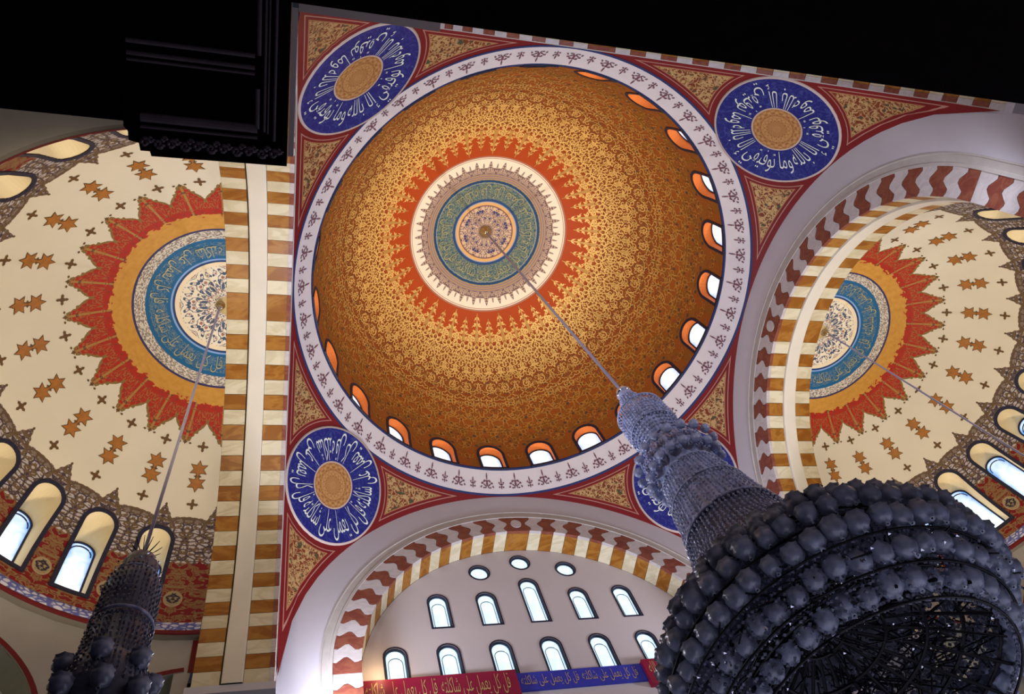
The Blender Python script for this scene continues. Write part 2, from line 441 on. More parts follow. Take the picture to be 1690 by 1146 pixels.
class MB:
    """collects geometry that belongs to one mesh"""
    def __init__(s): s.V = []; s.F = []
    def add(s, V, F):
        b = len(s.V); s.V += [tuple(v) for v in V]; s.F += [tuple(i + b for i in f) for f in F]
    def box(s, a, b):
        (x0, y0, z0), (x1, y1, z1) = a, b
        s.add([(x0, y0, z0), (x1, y0, z0), (x1, y1, z0), (x0, y1, z0), (x0, y0, z1), (x1, y0, z1), (x1, y1, z1), (x0, y1, z1)],
              [(0, 3, 2, 1), (4, 5, 6, 7), (0, 1, 5, 4), (1, 2, 6, 5), (2, 3, 7, 6), (3, 0, 4, 7)])
    def tube(s, pts, r, n=6, r2=None):
        pts = [Vector(p) for p in pts]; rings = []
        m = len(pts)
        for i, p in enumerate(pts):
            d = (pts[min(i + 1, m - 1)] - pts[max(i - 1, 0)]).normalized()
            a = d.orthogonal().normalized(); b = d.cross(a)
            rad = r if r2 is None else r + (r2 - r) * i / max(1, m - 1)
            rings.append([p + (a * cos(2 * pi * k / n) + b * sin(2 * pi * k / n)) * rad for k in range(n)])
        V = [v for R_ in rings for v in R_]; F = []
        for i in range(m - 1):
            for k in range(n):
                F.append((i * n + k, i * n + (k + 1) % n, (i + 1) * n + (k + 1) % n, (i + 1) * n + k))
        F.append(tuple(range(n))[::-1]); F.append(tuple((m - 1) * n + k for k in range(n)))
        s.add(V, F)
    def lathe(s, prof, n=48, c=(0, 0), a0=0.0, a1=2 * pi, flute=0.0, nf=0):
        full = abs(a1 - a0 - 2 * pi) < 1e-6; cnt = n if full else n + 1
        V = []; F = []
        for j, (r, z) in enumerate(prof):
            for k in range(cnt):
                a = a0 + (a1 - a0) * k / n
                q = r * (1 + flute * cos(nf * a))
                V.append((c[0] + q * cos(a), c[1] + q * sin(a), z))
        for j in range(len(prof) - 1):
            for k in range(n):
                k2 = (k + 1) % cnt
                F.append((j * cnt + k, j * cnt + k2, (j + 1) * cnt + k2, (j + 1) * cnt + k))
        s.add(V, F)
    def gem(s, p, h, w, ax=(0, 0, 1)):
        p = Vector(p); ax = Vector(ax).normalized(); a = ax.orthogonal().normalized(); b = ax.cross(a)
        V = [p + ax * h] + [p + (a * cos(t) + b * sin(t)) * w for t in (0, pi / 2, pi, 3 * pi / 2)] + [p - ax * h]
        s.add(V, [(0, 1, 2), (0, 2, 3), (0, 3, 4), (0, 4, 1), (5, 2, 1), (5, 3, 2), (5, 4, 3), (5, 1, 4)])
    def new(s, name, mat, parent=None, smooth=False, kind=None, loc=None):
        return new(name, s.V, s.F, mat, parent, smooth, None, kind, loc)

def ribbon(pts, w):           # 2D ribbon polygons along a polyline
    out = []
    for i in range(len(pts) - 1):
        (x0, y0), (x1, y1) = pts[i], pts[i + 1]
        dx, dy = x1 - x0, y1 - y0; L = hypot(dx, dy) or 1
        nx, ny = -dy / L * w / 2, dx / L * w / 2
        out.append([(x0 + nx, y0 + ny), (x1 + nx, y1 + ny), (x1 - nx, y1 - ny), (x0 - nx, y0 - ny)])
    return out
def fan(poly):                # star-shaped polygon -> V, F
    cx = sum(p[0] for p in poly) / len(poly); cy = sum(p[1] for p in poly) / len(poly)
    n = len(poly)
    return [(cx, cy)] + list(poly), [(0, i + 1, (i + 1) % n + 1) for i in range(n)]

def leafpoly(cx, cy, lx, ly, ang=0.0, n=8):
    out = []
    for k in range(n):
        t = 2 * pi * k / n; x = lx * cos(t) * (1 - 0.35 * abs(sin(t)) ** 2); y = ly * sin(t)
        out.append((cx + x * cos(ang) - y * sin(ang), cy + x * sin(ang) + y * cos(ang)))
    return out
def arch_outline(w, h, n=12):   # arched opening: base at y=0, crown at y=h
    r = w / 2
    pts = [(-r, 0), (-r, (h - r) * 0.33), (-r, (h - r) * 0.66)]
    pts += [(-r * cos(pi * k / n), h - r + r * sin(pi * k / n)) for k in range(n + 1)]
    pts += [(r, (h - r) * 0.66), (r, (h - r) * 0.33), (r, 0), (r * 0.33, 0), (-r * 0.33, 0)]
    return pts
def circle_outline(r, n=24): return [(r * cos(-2 * pi * k / n), r * sin(-2 * pi * k / n)) for k in range(n)]
def grow(poly, d):              # offset an outline outwards
    n = len(poly); out = []
    A = sum(poly[i][0] * poly[(i + 1) % n][1] - poly[(i + 1) % n][0] * poly[i][1] for i in range(n))
    sg = 1 if A > 0 else -1
    for i in range(n):
        p0, p1, p2 = poly[i - 1], poly[i], poly[(i + 1) % n]
        e1 = Vector((p1[0] - p0[0], p1[1] - p0[1])).normalized(); e2 = Vector((p2[0] - p1[0], p2[1] - p1[1])).normalized()
        nn = Vector((e1.y + e2.y, -(e1.x + e2.x)))
        if nn.length < 1e-6: nn = Vector((e1.y, -e1.x))
        nn.normalize(); k = max(0.6, nn.dot(Vector((e1.y, -e1.x))))
        out.append((p1[0] + sg * nn.x * d / k, p1[1] + sg * nn.y * d / k))
    return out
def inside(p, poly):
    c = False; n = len(poly)
    for i in range(n):
        (x0, y0), (x1, y1) = poly[i], poly[(i + 1) % n]
        if (y0 > p[1]) != (y1 > p[1]) and p[0] < (x1 - x0) * (p[1] - y0) / (y1 - y0) + x0: c = not c
    return c
def cdt(outer, holes, grid=()):
    V = []; E = []
    for poly in [outer] + list(holes):
        b = len(V); V += [Vector(p) for p in poly]
        E += [(b + i, b + (i + 1) % len(poly)) for i in range(len(poly))]
    V += [Vector(p) for p in grid if inside(p, outer) and not any(inside(p, h) for h in holes)]
    r = delaunay_2d_cdt(V, E, [], 0, 1e-5)
    vs = [(v.x, v.y) for v in r[0]]; F = []
    for f in r[2]:
        c = (sum(vs[i][0] for i in f) / 3, sum(vs[i][1] for i in f) / 3)
        if inside(c, outer) and not any(inside(c, h) for h in holes): F.append(tuple(f))
    return vs, F

# ------------------------------------------------------------------ Arabic lettering
ISO = {'ا': 'ﺍﺎﺍﺎ', 'إ': 'ﺇﺈﺇﺈ', 'ب': 'ﺏﺐﺑﺒ', 'ت': 'ﺕﺖﺗﺘ', 'ة': 'ﺓﺔﺓﺔ', 'س': 'ﺱﺲﺳﺴ', 'ش': 'ﺵﺶﺷﺸ', 'ض': 'ﺽﺾﺿﻀ', 'ع': 'ﻉﻊﻋﻌ',
       'ف': 'ﻑﻒﻓﻔ', 'ق': 'ﻕﻖﻗﻘ', 'ك': 'ﻙﻚﻛﻜ', 'ل': 'ﻝﻞﻟﻠ', 'م': 'ﻡﻢﻣﻤ', 'ن': 'ﻥﻦﻧﻨ', 'ه': 'ﻩﻪﻫﻬ', 'و': 'ﻭﻮﻭﻮ', 'ى': 'ﻯﻰﻯﻰ',
       'ي': 'ﻱﻲﻳﻴ', 'ر': 'ﺭﺮﺭﺮ', 'د': 'ﺩﺪﺩﺪ'}
NOJOIN = 'اإورد ى'.replace('ى', '')
def shape(txt):
    out = []
    for w in txt.split(' '):
        s = ''
        for i, ch in enumerate(w):
            pj = i > 0 and w[i - 1] not in NOJOIN and w[i - 1] != 'ى'
            nj = i < len(w) - 1 and ch not in NOJOIN and ch != 'ى'
            s += ISO[ch][(1 if pj else 0) + (2 if nj else 0)] if True else ch
        out.append(s)
    return ' '.join(out)[::-1]
def text_mesh(txt, arabic=True):
    cu = bpy.data.curves.new('txt', 'FONT'); cu.body = shape(txt) if arabic else txt
    cu.resolution_u = 3; cu.offset = -0.009
    o = bpy.data.objects.new('txt', cu); COL.objects.link(o)
    bpy.context.view_layer.update()
    me = o.to_mesh(); V = [(v.co.x, v.co.y) for v in me.vertices]; F = [tuple(p.vertices) for p in me.polygons]
    o.to_mesh_clear(); bpy.data.objects.remove(o); bpy.data.curves.remove(cu)
    x0 = min(v[0] for v in V); x1 = max(v[0] for v in V); y0 = min(v[1] for v in V); y1 = max(v[1] for v in V)
    return [((x - x0) / (x1 - x0), (y - y0) / (y1 - y0)) for x, y in V], F

def ring_text(mb, txt, n, a0, arc, r_out, r_in, mp):
    """text round a ring; baseline outside, letters standing towards the centre"""
    V, F = text_mesh(txt)
    for k in range(n):
        P = []
        for u, v in V:
            psi = a0 + 2 * pi * k / n + (u - 0.5) * arc
            P.append(mp(r_out + (r_in - r_out) * v, psi))
        mb.add(P, F)

def sph_map(n, R, c, off=0.0):
    """polar coordinates about direction n on the inside of a sphere (psi: 0 towards +y seen from below, growing to +x)"""
    n = Vector(n).normalized(); er = (Vector((1, 0, 0)) - n * n.x).normalized(); ed = n.cross(er)
    c = Vector(c)
    def f(a, psi):
        t = a / R
        d = n * cos(t) + (er * sin(psi) + ed * cos(psi)) * sin(t)
        return c + d * (R - off)
    return f

# ------------------------------------------------------------------ main dome
RD, ZD = 9.18, ZR + 0.92
KZ = 9.27 / 9.18
dome = struct('ceiling_dome', (0, 0, ZD), 'large painted orange and gold main dome')
def dome_pt(th, phi, R=RD, kz=KZ): return (R * sin(phi) * cos(th), R * sin(phi) * sin(th), R * kz * cos(phi))
N23 = 23; PH0 = RAD(-2.0)
SEC = 2 * pi / N23
def window_shell(name, R, kz, cell, phis, outline, s0, nx):
    """one sector (angular width cell) of sphere band between phis (rad), with an arched hole; local angle 0 at centre"""
    hs = [(x, s0 + y) for x, y in outline]
    # work in (theta, phi) space
    def tp(p):
        phi = pi / 2 - p[1] / R; return (p[0] / (R * sin(phi)), phi)
    hole = [tp(p) for p in hs]
    hw = cell / 2; n = 10
    p0, p1 = phis; m = max(3, int((p1 - p0) / RAD(2.0)))
    outer = [(-hw + cell * k / nx, p0) for k in range(nx)] + [(hw, p0 + (p1 - p0) * k / m) for k in range(m)] + \
            [(hw - cell * k / nx, p1) for k in range(nx)] + [(-hw, p1 - (p1 - p0) * k / m) for k in range(m)]
    grid = [(-hw + cell * i / nx, p0 + (p1 - p0) * j / m) for i in range(1, nx) for j in range(1, m)]
    V, F = cdt(outer, [hole], grid)
    return V, F, hole
def build_shell(R, kz, nsec, a_first, cell, cap_phi, bot_phi, outline, s0, nx, a0, a1, nphi):
    V = []; F = []
    n = nsec * nx
    for j in range(nphi + 1):
        phi = cap_phi * j / nphi
        for k in range(n + 1):
            V.append(dome_pt(a0 + (a1 - a0) * k / n, phi, R, kz))
    for j in range(nphi):
        for k in range(n):
            F.append((j * (n + 1) + k, (j + 1) * (n + 1) + k, (j + 1) * (n + 1) + k + 1, j * (n + 1) + k + 1))
    mb = MB(); mb.add(V, F)
    sv, sf, hole = window_shell('', R, kz, cell, (cap_phi, bot_phi), outline, s0, nx)
    return mb, sv, sf, hole

outl_d = arch_outline(1.16, 1.60)
mb, sv, sf, hole_d = build_shell(RD, KZ, N23, 0, SEC, RAD(76), RAD(90), outl_d, 0.03, 8, PH0 - SEC / 2, PH0 - SEC / 2 + 2 * pi, 60)
for k in range(N23):
    a = PH0 + k * SEC
    mb.add([dome_pt(a + t, p) for t, p in sv], sf)
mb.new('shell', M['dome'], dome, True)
# raised gold scrollwork, mirrored in every sector
def scrollwork():
    rnd = random.Random(23); mb = MB()
    def P3(a, rho): return dome_pt(a, RAD(rho), RD - 0.018, KZ)
    def emit(polys, a0, wid, rho0, hgt):      # polys in x (0..1 across a half sector), y (0..1 outwards)
        for m in (-1, 1):
            for V, F in polys:
                mb.add([P3(a0 + m * x * wid, rho0 + y * hgt) for x, y in V], F)
    def strip(pts, w0, w1, asp):              # tapering ribbon; asp = metres of x unit / metres of y unit
        V = []; n = len(pts)
        for i, (x, y) in enumerate(pts):
            x0, y0 = pts[max(i - 1, 0)]; x1, y1 = pts[min(i + 1, n - 1)]
            dx, dy = (x1 - x0) * asp, (y1 - y0); L = hypot(dx, dy) or 1; w = (w0 + (w1 - w0) * i / (n - 1)) / 2
            V += [(x - dy / L * w / asp, y + dx / L * w), (x + dy / L * w / asp, y - dx / L * w)]
        return V, [(2 * i, 2 * i + 1, 2 * i + 3, 2 * i + 2) for i in range(n - 1)]
    def vol(cx, cy, r, turns, a_s, sgn, asp, w=0.16):
        pts = [(cx + r * (1 - 0.80 * k / 11) * cos(a_s + sgn * turns * 2 * pi * k / 11) / asp, cy + r * (1 - 0.80 * k / 11) * sin(a_s + sgn * turns * 2 * pi * k / 11)) for k in range(12)]
        return strip(pts, w, w * 0.6, asp)
    def leaf(cx, cy, lx, ly, ang, asp):
        return fan([(cx + (px) / asp, cy + py) for px, py in leafpoly(0, 0, lx, ly, ang, 6)])
    # layers beyond the trees
    rho0 = 36.2; i = 0
    while rho0 < 88:
        hgt = rnd.choice((2.4, 2.8, 3.3)); N = 46 if rho0 < 44 else 69
        half = pi / N; asp = half * sin(RAD(rho0 + 1)) / RAD(hgt)
        polys = []
        s1 = 1 if i % 2 == 0 else -1
        polys.append(vol(0.50, 0.50, 0.40, 1.0, rnd.uniform(0, 6), s1, asp, 0.13))
        if asp > 1.1: polys.append(vol(0.90, rnd.uniform(.3, .7), 0.28, 0.9, rnd.uniform(0, 6), -s1, asp, 0.12))
        polys.append(leaf(0.0, rnd.uniform(.2, .5), 0.07, 0.30, rnd.choice((0, 0, .5)), asp))
        polys.append(leaf(rnd.uniform(.15, .3), rnd.uniform(.7, .95), 0.09, 0.26, rnd.uniform(-1, 1), asp))
        polys.append(leaf(rnd.uniform(.7, .95), rnd.uniform(.0, .2), 0.08, 0.24, rnd.uniform(-1, 1), asp))
        polys.append(strip([(0.0, 0.0), (0.18, 0.16), (0.30, 0.45), (0.22, 0.8), (0.0, 1.0)] if i % 3 else [(1.0, 0.0), (0.75, 0.15), (0.7, 0.5), (0.85, 0.85), (1.0, 1.0)], 0.10, 0.12, asp))
        if i % 4 == 1: polys.append(strip([(0.30, 0.95), (0.55, 1.04), (0.80, 0.95), (1.0, 1.05)], 0.13, 0.07, asp))
        if rho0 > 50: polys = [([(x, 0.5 + (y - 0.5) * 0.92) for x, y in V], F) for V, F in polys[:-1]]
        for k in range(N):
            a = PH0 + 2 * pi * (k + (0.5 if i % 2 and N == 69 else 0.0)) / N
            off_w = abs((a - PH0 + SEC / 2) % SEC - SEC / 2)
            if rho0 > 75.5 and off_w < RAD(6.3): continue       # leave the windows clear
            emit(polys, a, half, rho0, hgt)
        rho0 += hgt; i += 1
    # large star flowers and volutes, one pair per window axis
    for j, (rc, sz) in enumerate(((39.5, 3.0), (44.5, 3.4), (50.0, 3.2), (55.5, 3.6), (61.0, 3.0), (66.5, 3.6), (72.0, 2.8))):
        half = pi / 23; asp = half * sin(RAD(rc)) / RAD(sz); polys = []
        for q in range(4): polys.append(leaf(0, 0.5, 0.045, 0.30, q * pi / 4, asp))
        polys.append(vol(0.42, 0.5, 0.36, 1.2, 2.0 + j, 1 if j % 2 else -1, asp, 0.13))
        polys.append(strip([(0.05, 0.5), (0.2, 0.85), (0.45, 1.0), (0.75, 0.85), (0.95, 0.5)], 0.10, 0.06, asp))
        for k in range(23): emit(polys, PH0 + 2 * pi * (k + 0.5 * (j % 2)) / 23, half, rc - sz / 2, sz)
    # the ring of gold trees reaching in towards the white ring
    N = 46; half = pi / N
    for k in range(N):
        a = PH0 + 2 * pi * k / N; tall = 28.4 if k % 2 == 0 else 30.2
        hgt = 38.6 - tall; asp = half * sin(RAD(33)) / RAD(hgt); polys = []
        polys.append(strip([(0.0, 0.0), (0.0, 0.35), (0.0, 0.7), (0.0, 1.0)], 0.02, 0.13, asp))
        polys.append(leaf(0, 0.10, 0.018, 0.10, 0, asp))
        for y, r, w in ((0.26, 0.05, 0.030), (0.48, 0.085, 0.040), (0.74, 0.115, 0.046), (0.98, 0.125, 0.05)):
            polys.append(vol((r + 0.02) / asp, y - 0.06, r * 0.8, 0.75, -1.6, -1, asp, w))
            polys.append(strip([(0.0, y - 0.14), ((r * 0.8) / asp, y - 0.10), ((r * 2.0) / asp, y + 0.02)], w, w * 0.3, asp))
        emit(polys, a, half, tall, hgt)
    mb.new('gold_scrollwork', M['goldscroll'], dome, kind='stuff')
scrollwork()
# teal ring inscription and the boss the chandelier hangs from
mt = MB(); mp = sph_map((0, 0, 1), 9.26, (0, 0, 0), 0.05)
ring_text(mt, 'قل كل يعمل على شاكلته', 3, 0.3, 2 * pi / 3 * 0.96, 9.26 * RAD(16.9), 9.26 * RAD(11.9), mp)
mt.new('inscription', M['letter2'], dome)
b = MB(); b.lathe([(0.0, 8.98), (0.12, 8.98), (0.16, 9.05), (0.30, 9.12), (0.34, 9.2), (0.36, 9.27)], 20)
b.new('boss', M['brass'], dome, True)

# windows: a reveal, a lit pane, a painted border and a glazing bar each
WN = [0]
def window_set(prefix_loc, angles, R, kz, outline, s0, D, mats, border, bar, zoff=0.0, spin=1):
    """windows in a sphere; built once at angle 0, then copied round the axis"""
    rev_m, pane_m = mats
    hs = [(x, s0 + y) for x, y in outline]
    def onS(p, off=0.0):
        phi = pi / 2 - p[1] / R; t = p[0] / (R * sin(phi))
        return Vector(dome_pt(t, phi, R - off, kz))
    inner = [onS(p) for p in hs]; outer = [Vector((D, v.y, v.z)) for v in inner]; n = len(hs)
    me_r = mesh('reveal', inner + outer, [(i, (i + 1) % n, n + (i + 1) % n, n + i) for i in range(n)], rev_m)
    pv = [(v.y, v.z) for v in outer]
    # pane in its own space: x along width, z up, origin at pane middle
    cz = (max(v.z for v in outer) + min(v.z for v in outer)) / 2
    poly = [(-p[0], p[1] - cz) for p in pv]
    V, F = fan(poly); me_p = mesh('pane', [(p[0], 0, p[1]) for p in V], F, pane_m)
    g1 = grow(hs, border); V1 = [onS(p, 0.03) for p in grow(hs, -0.005)]; V2 = [onS(p, 0.03) for p in g1]; V3 = [onS(p, -0.03) for p in g1]
    me_b = mesh('border', V1 + V2 + V3, [(i, (i + 1) % n, n + (i + 1) % n, n + i) for i in range(n)] + [(n + i, n + (i + 1) % n, 2 * n + (i + 1) % n, 2 * n + i) for i in range(n)], M['ink'])
    # glazing bar: frame inside the pane with an inner arch line
    mbb = MB(); fr = grow(poly, -0.0); fi = grow(poly, -0.06)
    vv = [(p[0], -0.04, p[1]) for p in fr] + [(p[0], -0.04, p[1]) for p in fi] + [(p[0], 0.0, p[1]) for p in fi]
    mbb.add(vv, [(i, (i + 1) % n, n + (i + 1) % n, n + i) for i in range(n)] + [(n + i, n + (i + 1) % n, 2 * n + (i + 1) % n, 2 * n + i) for i in range(n)])
    if bar:
        w = max(p[0] for p in poly); h = max(p[1] for p in poly)
        r = w * 0.74
        mbb.tube([(r * cos(t), -0.03, h - w * 1.2 + r * sin(t)) for t in [pi * k / 10 for k in range(11)]], 0.022, 4)
    me_g = mesh('glazing_bar', mbb.V, mbb.F, M['navy'] if bar else M['ink'])
    for a in angles:
        WN[0] += 1
        w = root('window_%d' % WN[0], (prefix_loc[0], prefix_loc[1], prefix_loc[2]), kind='structure')
        w.rotation_euler = (0, 0, a)
        link('reveal', me_r, w); link('border', me_b, w)
        p = link('pane', me_p, w, (D - 0.02, 0, cz)); p.rotation_euler = (0, 0, -pi / 2 + pi)
        p.rotation_euler = (0, 0, pi / 2 * -1)
        q = link('glazing_bar', me_g, w, (D - 0.03, 0, cz)); q.rotation_euler = (0, 0, -pi / 2)
window_set((0, 0, ZD), [PH0 + k * SEC for k in range(N23)], RD, KZ, outl_d, 0.03, 9.50, (M['orange'], M['pane_dome']), 0.13, False)

# the white ring with its painted palmettes
ring = struct('trim_1', (0, 0, ZR), 'white ring below the main dome with painted palmettes')
b = MB(); b.lathe([(9.97, -0.28), (9.93, -0.25), (9.90, -0.20)], 184); b.new('lower_edge', M['navy'], ring, True)
b = MB(); b.lathe([(9.90, -0.20), (9.84, -0.11), (9.80, -0.05), (9.26, 0.80)], 184); b.new('band', M['ring'], ring, True)
b = MB(); b.lathe([(9.26, 0.80), (9.22, 0.83), (9.19, 0.90), (9.19, 0.94)], 184); b.new('upper_edge', M['navy'], ring, True)
def cone_map(th, v, off=0.015):       # v 0 at the outer edge .. 1 at the inner edge
    r = 9.80 + (9.26 - 9.80) * v - off; z = -0.05 + 0.85 * v - off * 0.5
    return (r * cos(th), r * sin(th), z)
big = [leafpoly(0, 0.62, 0.030, 0.17), leafpoly(0, 0.40, 0.07, 0.05), leafpoly(0, 0.28, 0.045, 0.12)]
for s in (-1, 1):
    big += [leafpoly(s * 0.11, 0.40, 0.045, 0.07, s * 0.5), leafpoly(s * 0.20, 0.30, 0.05, 0.055, s * 0.9), leafpoly(s * 0.10, 0.22, 0.03, 0.09, -s * 0.8),
            leafpoly(s * 0.25, 0.14, 0.035, 0.06, s * 0.4), leafpoly(s * 0.13, 0.09, 0.05, 0.035), leafpoly(s * 0.05, 0.13, 0.025, 0.08, s * 0.3)]
small = [leafpoly(0, 0.42, 0.028, 0.14), leafpoly(0, 0.26, 0.10, 0.035), leafpoly(0, 0.14, 0.03, 0.11)]
for s in (-1, 1): small += [leafpoly(s * 0.09, 0.33, 0.035, 0.045, s * 0.6), leafpoly(s * 0.08, 0.13, 0.035, 0.045)]
b = MB(); NP = 43
for k in range(2 * NP):
    a = RAD(94.8) + pi * k / NP
    for poly in (big if k % 2 == 0 else small):
        V, F = fan([(x, y) for x, y in poly])
        b.add([cone_map(a + x * 1.15 / 9.5, y * 1.1) for x, y in V], F)
b.new('painted_palmettes', M['plum'], ring)

# ------------------------------------------------------------------ pendentives and roundels
RP = 14.045
TXT = {(1, -1): 'وما توفيقي إلا بالله', (-1, 1): 'قل كل يعمل على شاكلته', (-1, -1): 'وما توفيقي إلا بالله', (1, 1): 'وما توفيقي إلا بالله'}
PN = 0
for (sx, sy), txt in TXT.items():
    PN += 1
    pd = struct('ceiling_pendentive_%d' % PN, (0, 0, ZC))
    V = []; F = []; nt, na = 64, 40
    a_in = math.asin(9.95 / RP)
    for i in range(nt + 1):
        t = pi / 2 * i / nt
        rm = min(10 / max(cos(t), 1e-6), 10 / max(sin(t), 1e-6), RP * 0.99999)
        am = math.asin(rm / RP)
        for j in range(na + 1):
            al = a_in + (am - a_in) * j / na
            r = RP * sin(al); V.append((sx * r * cos(t), sy * r * sin(t), RP * cos(al)))
    for i in range(nt):
        for j in range(na):
            q = (i * (na + 1) + j, i * (na + 1) + j + 1, (i + 1) * (na + 1) + j + 1, (i + 1) * (na + 1) + j)
            F.append(q)
    new('shell', V, F, M['pend'], pd, True)
    n = Vector((sx * 8.05, sy * 8.05, 8.10)).normalized()
    er = (Vector((1, 0, 0)) - n * n.x).normalized(); ed = n.cross(er)
    md = link('roundel', None, pd)
    # roundel mesh in its own frame: x=er, y=ed, z=n
    def loc_pt(a, psi, off):
        t = a / RP; return Vector((sin(t) * sin(psi) * (RP - off), sin(t) * cos(psi) * (RP - off), cos(t) * (RP - off) - RP))
    V = []; F = []; rr = [0.0001, 0.3, 0.6, 0.93, 0.99, 1.3, 1.65, 2.0, 2.36, 2.46]; ns = 64
    for r in rr:
        for k in range(ns): V.append(loc_pt(r, 2 * pi * k / ns, 0.05))
    for k in range(ns): V.append(loc_pt(2.47, 2 * pi * k / ns, 0.0))
    for j in range(len(rr)):
        for k in range(ns): F.append((j * ns + k, j * ns + (k + 1) % ns, (j + 1) * ns + (k + 1) % ns, (j + 1) * ns + k))
    me = mesh('roundel', V, F, M['medal'], True)
    bpy.data.objects.remove(md)
    md = link('roundel', me, pd)
    mtx = Matrix((er, ed, n)).transposed().to_4x4(); mtx.translation = n * RP
    md.matrix_local = mtx
    tb = MB()
    ring_text(tb, txt, 3, pi / 4 if sx * sy > 0 else 0.0, 2 * pi / 3 * 0.97, 2.28, 1.04, lambda a, p: loc_pt(a, p, 0.075))
    tb.new('inscription', M['letter'], md)

# ------------------------------------------------------------------ great arches (one wall each)
RI, RV, RM = 7.25, 8.2, 8.62          # soffit radius, outer edge of wavy voussoirs, outer edge of moulding
def side_frame(side):
    """(u, d, z) -> world: u along the wall, d outwards from the face, z relative to springing"""
    if side == 'left': return lambda u, d, z: (-10 - d, u, z)
    if side == 'right': return lambda u, d, z: (10 + d, u, z)
    if side == 'front': return lambda u, d, z: (u, 10 + d, z)
    return lambda u, d, z: (u, -10 - d, z)
KEY = RAD(4.0); STEP = (pi / 2 - KEY) / 20
def stripe_angles():
    """list of (a0, a1, dark) from -90 to 90 degrees from the crown, plus extra courses below"""
    L = [(-KEY, KEY, True)]
    for k in range(20):
        a = KEY + k * STEP; d = (k % 2 == 1)
        L += [(a, a + STEP, d), (-a - STEP, -a, d)]
    return L
def wavy(t): return 0.24 * sin(2 * pi * t * 1.3 + 0.3)
NLOW = 5; HLOW = RI * STEP
def arch_pt(a, r):                     # a from crown; beyond 90 deg go straight down
    if abs(a) <= pi / 2: return (r * sin(a), r * cos(a))
    s = 1 if a > 0 else -1
    return (s * r, -(abs(a) - pi / 2) * RI)
def build_arch(side, bands, rib):
    P = side_frame(side); W = struct('wall_' + side, (0, 0, ZC), None)
    flip = side in ('right', 'back')
    # smooth face outside the moulding
    b = MB(); n = 96; rows = []
    for k in range(n + 1):
        a = -pi / 2 + pi * k / n; rows.append(((RM * sin(a), RM * cos(a)), (9.862 * sin(a), 9.862 * cos(a))))
    V = []
    for (p, q) in rows: V += [P(p[0], 0, p[1]), P(q[0], 0, q[1])]
    F = [(2 * k, 2 * k + 1, 2 * k + 3, 2 * k + 2) for k in range(n)]
    b.add(V, F)
    for s in (-1, 1): b.add([P(s * RM, 0, 0), P(s * 10.0, 0, 0), P(s * 10.0, 0, -2.72), P(s * RM, 0, -2.72)], [(0, 1, 2, 3)])
    for s in (-1, 1):   # little wedge between the arc and the corner
        b.add([P(s * 9.862, 0, 0), P(s * 10, 0, 0), P(s * 9.9, 0, 0.9), P(s * 9.82, 0, 0.9)], [(0, 1, 2, 3)])
    b.new('arch_face', M['face'], W)
    # moulding: two beads and a flat band
    b = MB(); prof = [(RM + 0.01, 0.0), (RM + 0.01, -0.035), (RM - 0.04, -0.04), (RM - 0.07, -0.008), (RV + 0.13, -0.008), (RV + 0.10, -0.045), (RV + 0.0, -0.05), (RV - 0.01, 0.0)]
    angs = [-pi / 2 - 2.72 / RI] + [-pi / 2 + pi * k / n for k in range(n + 1)] + [pi / 2 + 2.72 / RI]
    V = []
    for a in angs:
        for r, d in prof:
            p = arch_pt(a, r); V.append(P(p[0], d, p[1]))
    m = len(prof)
    b.add(V, [(i * m + j, (i + 1) * m + j, (i + 1) * m + j + 1, i * m + j + 1) for i in range(len(angs) - 1) for j in range(m - 1)])
    b.new('moulding', M['mould'], W)
    # voussoirs with wavy joints on the face
    depth_bands = bands
    for (a0, a1, dark) in stripe_angles():
        V = []; nr = 8
        for side_a, sgn in ((a0, 1), (a1, 1)):
            for j in range(nr + 1):
                t = j / nr; r = RI - 0.012 + (RV - RI + 0.012) * t
                wv = wavy(t) * STEP * (1 if side_a > 0 else -1)
                g_ = 0.0015 if side_a == a0 else -0.0015
                # the wave dies out on the soffit edge so joints meet the straight soffit courses
                w = wv * min(1, t * 5)
                p = arch_pt(side_a + w + g_, r) if abs(side_a) < pi / 2 - 1e-3 else arch_pt(side_a + g_, r)
                V.append(P(p[0], -0.02, p[1]))
        back = [(v[0], v[1], v[2]) for v in V]
        off = Vector(P(0, 0.12, 0)) - Vector(P(0, -0.02, 0))
        V += [tuple(Vector(v) + off) for v in back]
        q = nr + 1; F = [(j, j + 1, q + j + 1, q + j) for j in range(nr)]
        F += [(j, j + 1, 2 * q + j + 1, 2 * q + j) for j in range(nr)] + [(q + j, q + j + 1, 3 * q + j + 1, 3 * q + j) for j in range(nr)]
        F += [(0, q, 3 * q, 2 * q), (nr, q + nr, 3 * q + nr, 2 * q + nr)]
        new('voussoir', V, F, M['darkst'] if dark else M['whitest'], W)
    if side in ('front', 'right'):
        V = [P(0.24 * cos(t), -0.05, 7.72 + 0.26 * sin(t)) for t in [2 * pi * k / 24 for k in range(24)]]
        V2 = [P(0.17 * cos(t), -0.05, 7.72 + 0.19 * sin(t)) for t in [2 * pi * k / 24 for k in range(24)]]
        new('keystone_disc', V + [tuple(Vector(v) + (Vector(P(0, .03, 0)) - Vector(P(0, 0, 0)))) for v in V], [tuple(range(24))] + [(k, (k + 1) % 24, 24 + (k + 1) % 24, 24 + k) for k in range(24)], M['whitest'], W)
